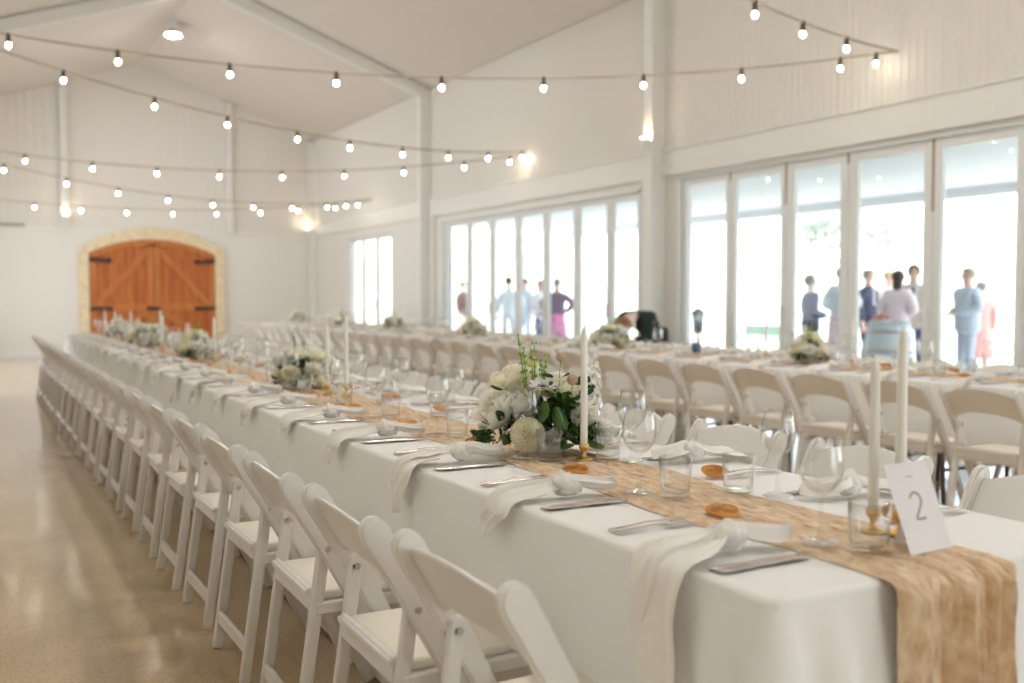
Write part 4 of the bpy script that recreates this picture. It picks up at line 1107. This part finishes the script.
def person(loc, face, H, label, arms=('down','down'), top='fabric_navy', bottom='fabric_navy', dress=None, hair='hair_dark', long_hair=False, skinm='skin', bend=False, shirt=None, g=1.):
    k = H/1.75; rz = face
    t = tag(empty('person', loc, rz), label, 'person', 'wedding guests')
    if bend:
        J = dict(pelvis=(0,-.42,.90), waist=(0,-.30,.98), chest=(0,-.06,1.06), neckb=(0,.16,1.07), neck=(0,.25,1.05), head=(0,.34,.99), crown=(0,.41,.93))
        sh, sz = .09, 1.05
    else:
        J = dict(pelvis=(0,0,.95), waist=(0,0,1.09), chest=(0,.0,1.28), neckb=(0,-.01,1.425), neck=(0,0,1.51), head=(0,.018,1.595), crown=(0,.005,1.675))
        sh, sz = -.01, 1.375
    R = dict(pelvis=(.165,.125), waist=(.15,.115), chest=(.17,.12), neckb=(.095,.08), neck=.056, head=(.076,.095), crown=(.06,.075))
    for q in ('waist','chest'): R[q] = tuple(v*g for v in R[q])
    E_ = [('pelvis','waist'),('waist','chest'),('chest','neckb'),('neckb','neck'),('neck','head'),('head','crown')]
    A_ = {'down': ((.235,-.02,1.13), (.245,.05,.89)), 'front': ((.245,-.03,1.14), (.07,.21,1.08)), 'hip': ((.34,-.07,1.15), (.17,.05,1.0)), 'drink': ((.24,.02,1.13), (.14,.24,1.26)), 'reach': ((.20,.16,.80), (.10,.36,.80))}
    for s, nm, ar in ((-1, 'l', arms[0]), (1, 'r', arms[1])):
        el, wr = A_[ar]
        J['sh'+nm] = (s*.175, sh, sz); J['el'+nm] = (s*el[0], el[1], el[2]); J['wr'+nm] = (s*wr[0], wr[1], wr[2])
        R['sh'+nm] = .058; R['el'+nm] = .042; R['wr'+nm] = (.028,.022)
        e, w = Vector(J['el'+nm]), Vector(J['wr'+nm]); d = (w-e).normalized(); sd = Vector((s,0,0)); 
        sd = (sd-d*sd.dot(d)).normalized(); up = d.cross(sd).normalized()
        pm = w+d*.055; J['pm'+nm] = tuple(pm); R['pm'+nm] = (.032,.016)
        E_ += [('chest','sh'+nm), ('sh'+nm,'el'+nm), ('el'+nm,'wr'+nm), ('wr'+nm,'pm'+nm)]
        for q, (off, Lf) in enumerate(((-.027,.068), (-.009,.078), (.009,.074), (.026,.058))):
            a = pm+d*.035+sd*off; b_ = a+d*Lf*.5+up*.008*s; c = b_+d*Lf*.42+up*.022*s
            for z, p in enumerate((a, b_, c)): J['f%s%d%d' % (nm, q, z)] = tuple(p); R['f%s%d%d' % (nm, q, z)] = (.0095,.0085)[z > 1]
            E_ += [('pm'+nm, 'f%s%d0' % (nm, q)), ('f%s%d0' % (nm, q), 'f%s%d1' % (nm, q)), ('f%s%d1' % (nm, q), 'f%s%d2' % (nm, q))]
        a = w+d*.03-sd*.032; b_ = a+d*.035-sd*.018
        J['th%s0' % nm] = tuple(a); J['th%s1' % nm] = tuple(b_); R['th%s0' % nm] = .011; R['th%s1' % nm] = .0095
        E_ += [('wr'+nm, 'th%s0' % nm), ('th%s0' % nm, 'th%s1' % nm)]
        py = J['pelvis'][1]; 
        J['hp'+nm] = (s*.09, py, .88); J['kn'+nm] = (s*.10, py+.02, .49); J['an'+nm] = (s*.105, py-.015, .085); J['to'+nm] = (s*.12, py+.13, .035)
        R['hp'+nm] = .085; R['kn'+nm] = .056; R['an'+nm] = .038; R['to'+nm] = (.036,.026)
        E_ += [('pelvis','hp'+nm), ('hp'+nm,'kn'+nm), ('kn'+nm,'an'+nm), ('an'+nm,'to'+nm)]
    def SC_(names=None, grow=0.):
        out = {}
        for n in (names or J):
            r = R[n]; r = r if isinstance(r, tuple) else (r, r)
            out[n] = (tuple(c*k for c in J[n]), tuple((q+grow)*k for q in r))
        return out
    JB = SC_()
    for q, m_ in (('pelvis',.72),('waist',.72),('chest',.74),('shl',.72),('shr',.72),('hpl',.80),('hpr',.80),('ell',.85),('elr',.85),('neckb',.72)): JB[q] = (JB[q][0], tuple(v*m_ for v in JB[q][1]))
    body = skinned('body', JB, E_, 'pelvis', skinm, t)
    # face details
    hd = Vector(J['head'])*k; up = (Vector(J['crown'])-Vector(J['head'])).normalized(); fw = Vector((0,1,0)) if not bend else Vector((0,.35,-.94))
    fw = (fw-up*fw.dot(up)).normalized(); rt = fw.cross(up)
    bm = bmesh.new()
    for s in (-1, 1): sph(bm, hd+fw*.090*k+rt*s*.03*k+up*.004, .011*k, sub=1)
    meshobj('eyes', bm2me(bm), 'hair_dark', t)
    bm = bmesh.new(); sph(bm, hd+fw*.100*k-up*.026*k, .013*k, .8, 1.1, 1.5, 2)
    for s in (-1, 1): sph(bm, hd+rt*s*.078*k-up*.01*k, .022*k, .45, .8, 1.3, 2)
    meshobj('nose_and_ears', bm2me(bm, 'n', True), skinm, t)
    bm = bmesh.new(); sph(bm, hd+fw*.086*k-up*.055*k, .018*k, 1.2, .5, .35, 2); meshobj('mouth', bm2me(bm, 'n', True), 'fabric_rose', t)
    # hair
    bm = bmesh.new(); M = Matrix.Translation(hd+up*.040*k-fw*.018*k)
    bmesh.ops.create_icosphere(bm, subdivisions=3, radius=.105*k, matrix=M @ Matrix.Diagonal((.86, 1.02, .9, 1)))
    if long_hair:
        q = -1 if not bend else 1
        for z in range(5):
            c = hd-fw*(.055+.006*z)*k+(-up if not bend else Vector((0,.2,-1)))*(.05+.055*z)*k
            sph(bm, c, .075*k*(1-.09*z), 1, .75, 1, 2)
    dele = [v for v in bm.verts if (v.co-hd).dot(fw) > .058*k and (v.co-hd).dot(up) < .055*k]
    bmesh.ops.delete(bm, geom=dele, context='VERTS')
    meshobj('hair', bm2me(bm, 'h', True), hair, t)
    # clothes
    if top:
        ns = ['waist','chest','neckb','shl','ell','wrl','shr','elr','wrr']
        JJ = SC_(ns, .032); 
        ee = [('waist','chest'),('chest','neckb'),('chest','shl'),('shl','ell'),('ell','wrl'),('chest','shr'),('shr','elr'),('elr','wrr')]
        nb = JJ['neckb']; JJ['neckb'] = (tuple(Vector(nb[0])*.985+Vector(JJ['chest'][0])*.015), tuple(q*.95 for q in nb[1]))
        JJ['hem'] = (tuple((Vector(J['pelvis'])+Vector((0,0,-.17)))*k), (.20*k*g, .155*k*g)); ee.append(('waist','hem'))
        skinned('jacket' if bottom and not dress else 'top', JJ, ee, 'waist', top, t)
    if shirt:
        bm = bmesh.new(); c = Vector(J['chest'])*k+Vector((0,.112*k,.04)); bx(bm, tuple(c+Vector((-.045,-.02,-.17))*k), tuple(c+Vector((.045,.012,.11))*k), .01); meshobj('shirt_front', bm2me(bm), shirt, t)
        bm = bmesh.new(); c = Vector(J['chest'])*k+Vector((0,.128*k,.03)); bx(bm, tuple(c+Vector((-.018,-.005,-.15))*k), tuple(c+Vector((.018,.008,.10))*k), .004); meshobj('tie', bm2me(bm), 'fabric_charcoal', t)
    if dress:
        px, py = 0, J['pelvis'][1]*k; bm = bmesh.new(); V = []
        for z, rx, ry in ((1.04,.145,.115), (.95,.172,.135), (.85,.185,.15), (.65,.205,.175), (.45,.235,.205)):
            V.append([bm.verts.new((rx*k*(1+.05*math.sin(7*a)*(1.1-z))*math.cos(a), py+ry*k*(1+.05*math.sin(7*a)*(1.1-z))*math.sin(a), z*k)) for a in [2*PI*q/36 for q in range(36)]])
        for a, b_ in zip(V, V[1:]):
            for q in range(36): bm.faces.new((a[q], a[(q+1) % 36], b_[(q+1) % 36], b_[q]))
        bm.faces.new(V[0]); meshobj('skirt', bm2me(bm, 'd', True), dress, t)
    elif bottom:
        ns = ['pelvis','hpl','knl','anl','hpr','knr','anr']; JJ = SC_(ns, .012)
        JJ['pelvis'] = (tuple((Vector(J['pelvis'])+Vector((0,0,.06)))*k), (.12*k, .10*k))
        for q in ('anl','anr'): JJ[q] = (JJ[q][0], (.062*k, .062*k))
        skinned('trousers', JJ, [('pelvis','hpl'),('hpl','knl'),('knl','anl'),('pelvis','hpr'),('hpr','knr'),('knr','anr')], 'pelvis', bottom, t)
    bm = bmesh.new()
    for q in 'lr':
        c = (Vector(J['an'+q])*.35+Vector(J['to'+q])*.65)*k; sph(bm, (c.x, c.y, .042*k), .1*k, .48, 1.35, .42, 2)
    meshobj('shoes', bm2me(bm, 's', True), 'fabric_charcoal', t)
    return t
GZ = -.02
def facing(dx, dy): return math.atan2(dy, dx)-PI/2
person((10.6,10.40,GZ), facing(.9,-.5), 1.62, 'guest in dark navy clothes with folded arms, slimmest of those outside', ('front','front'), 'fabric_navy', 'fabric_navy', skinm='skin_fair', hair='hair_brown')
person((11.6,10.76,GZ), facing(.8,.5), 1.76, 'guest seen from behind in pale blue top and floral skirt', ('front','front'), 'fabric_pale_blue', None, dress='fabric_floral', hair='hair_sandy')
person((12.35,10.91,GZ), facing(.2,-1), 1.74, 'man in navy jacket with white pocket flower beside the door stile', ('front','down'), 'fabric_navy', 'fabric_navy', shirt='fabric_white', hair='hair_grey')
person((13.5,11.5,GZ), facing(-.2,-1), 1.74, 'blond guest half hidden behind the dark-haired woman', ('down','down'), 'fabric_beige', 'fabric_beige', hair='hair_blond')
person((11.0,9.22,GZ), facing(.9,.3), 1.66, 'woman with long dark hair in pale pink patterned dress', ('front','front'), 'fabric_rose', None, dress='fabric_rose', hair='hair_dark', long_hair=True, skinm='skin_fair')
person((11.8,9.62,GZ), facing(-.75,-.6), 1.76, 'man in beige jacket with white shirt and dark tie', ('front','down'), 'fabric_beige', 'fabric_jeans', shirt='fabric_white', hair='hair_brown')
person((12.0,8.90,GZ), facing(-.9,.35), 1.70, 'man in grey-blue suit with hands held in front', ('front','front'), 'fabric_grey_blue', 'fabric_grey_blue', hair='hair_sandy', g=1.2)
person((12.75,9.24,GZ), facing(.3,1), 1.53, 'guest in coral dress behind the man in the grey-blue suit', ('down','down'), 'fabric_coral', None, dress='fabric_coral', hair='hair_grey')
person((11.0,22.5,GZ), facing(.5,-.8), 1.70, 'guest in dark brown coat at the farthest glass panel', ('down','down'), 'fabric_brown', 'fabric_beige', hair='hair_brown')
person((10.5,19.2,GZ), facing(.6,.7), 1.75, 'man in light blue shirt seen from behind through far doors', ('down','hip'), 'fabric_pale_blue', 'fabric_pale_blue', hair='hair_dark')
person((11.25,19.8,GZ), facing(-.9,-.4), 1.73, 'man in grey-blue top facing the man in light blue', ('down','front'), 'fabric_grey_blue', 'fabric_grey_blue', hair='hair_dark')
person((10.5,17.8,GZ), facing(.3,-1), 1.66, 'woman in white and dark top with bare forearms', ('front','front'), 'fabric_white', 'fabric_jeans', hair='hair_sandy', long_hair=True, skinm='skin_fair')
person((10.4,17.0,GZ), facing(.5,.8), 1.68, 'guest from behind in dark purple jacket over a pink skirt', ('hip','hip'), 'fabric_purple', None, dress='fabric_pink', hair='hair_grey')
person((6.50,8.91,0), facing(-.88,-.47), 1.70, 'person with auburn hair in black floral top bending over the window table', ('reach','reach'), 'fabric_black_floral', 'fabric_black', hair='hair_auburn', long_hair=True, skinm='skin_fair', bend=True, g=.8)

# ------------------------------------------------------------------ light
W = bpy.data.worlds.new('World'); SC.world = W; W.use_nodes = True
bg = W.node_tree.nodes['Background']; bg.inputs[0].default_value = (.84,.91,1.0,1); bg.inputs[1].default_value = 3.6
sun = bpy.data.lights.new('sun', 'SUN'); sun.energy = 6; sun.angle = .02; sun.color = (1,.97,.93)
so = bpy.data.objects.new('sun', sun); COL.objects.link(so); so.rotation_euler = Vector((.42,.25,.87)).to_track_quat('Z', 'Y').to_euler()
for (a, b_, h) in opens:     # daylight portals in the door openings
    l = bpy.data.lights.new('portal', 'AREA'); l.shape = 'RECTANGLE'; l.size = b_-a; l.size_y = h; l.cycles.is_portal = True
    lo = bpy.data.objects.new('portal', l); COL.objects.link(lo); lo.location = (XR+.15, (a+b_)/2, h/2)
    lo.rotation_euler = Matrix(((0,0,1),(1,0,0),(0,1,0))).to_euler()

def portal(loc, M, sx, sy):
    l = bpy.data.lights.new('portal', 'AREA'); l.shape = 'RECTANGLE'; l.size = sx; l.size_y = sy; l.cycles.is_portal = True
    lo = bpy.data.objects.new('portal', l); COL.objects.link(lo); lo.location = loc; lo.rotation_euler = M.to_euler()
portal(((FO[0]+FO[1])/2, YF-.15, FO[2]/2), Matrix(((-1,0,0),(0,0,-1),(0,-1,0))), FO[1]-FO[0], FO[2])
for a, b_, h in LOPEN: portal((XL-.15, (a+b_)/2, h/2), Matrix(((0,0,-1),(1,0,0),(0,-1,0))), b_-a, h)

# ------------------------------------------------------------------ camera
cam = bpy.data.cameras.new('camera'); cam.lens = 35; cam.sensor_width = 36; cam.sensor_fit = 'HORIZONTAL'
co = bpy.data.objects.new('camera', cam); COL.objects.link(co); co.location = (0,0,1.25)
F = Vector((math.sin(TH)*math.cos(PIT), math.cos(TH)*math.cos(PIT), -math.sin(PIT)))
co.rotation_euler = F.to_track_quat('-Z', 'Y').to_euler()
cam.dof.use_dof = True; cam.dof.focus_distance = 2.95; cam.dof.aperture_fstop = 2.0; cam.clip_start = .05; cam.clip_end = 400
SC.camera = co
vs_ = SC.view_settings; SC.display_settings.display_device = 'sRGB'
vs_.view_transform = 'Standard'; vs_.look = 'None'; vs_.gamma = 1; vs_.use_curve_mapping = False; vs_.exposure = 0.58
cy = SC.cycles; cy.max_bounces = 10; cy.diffuse_bounces = 6; cy.glossy_bounces = 4; cy.transparent_max_bounces = 40; cy.transmission_bounces = 4
cy.caustics_reflective = False; cy.caustics_refractive = False; cy.sample_clamp_indirect = 8; cy.use_denoising = True
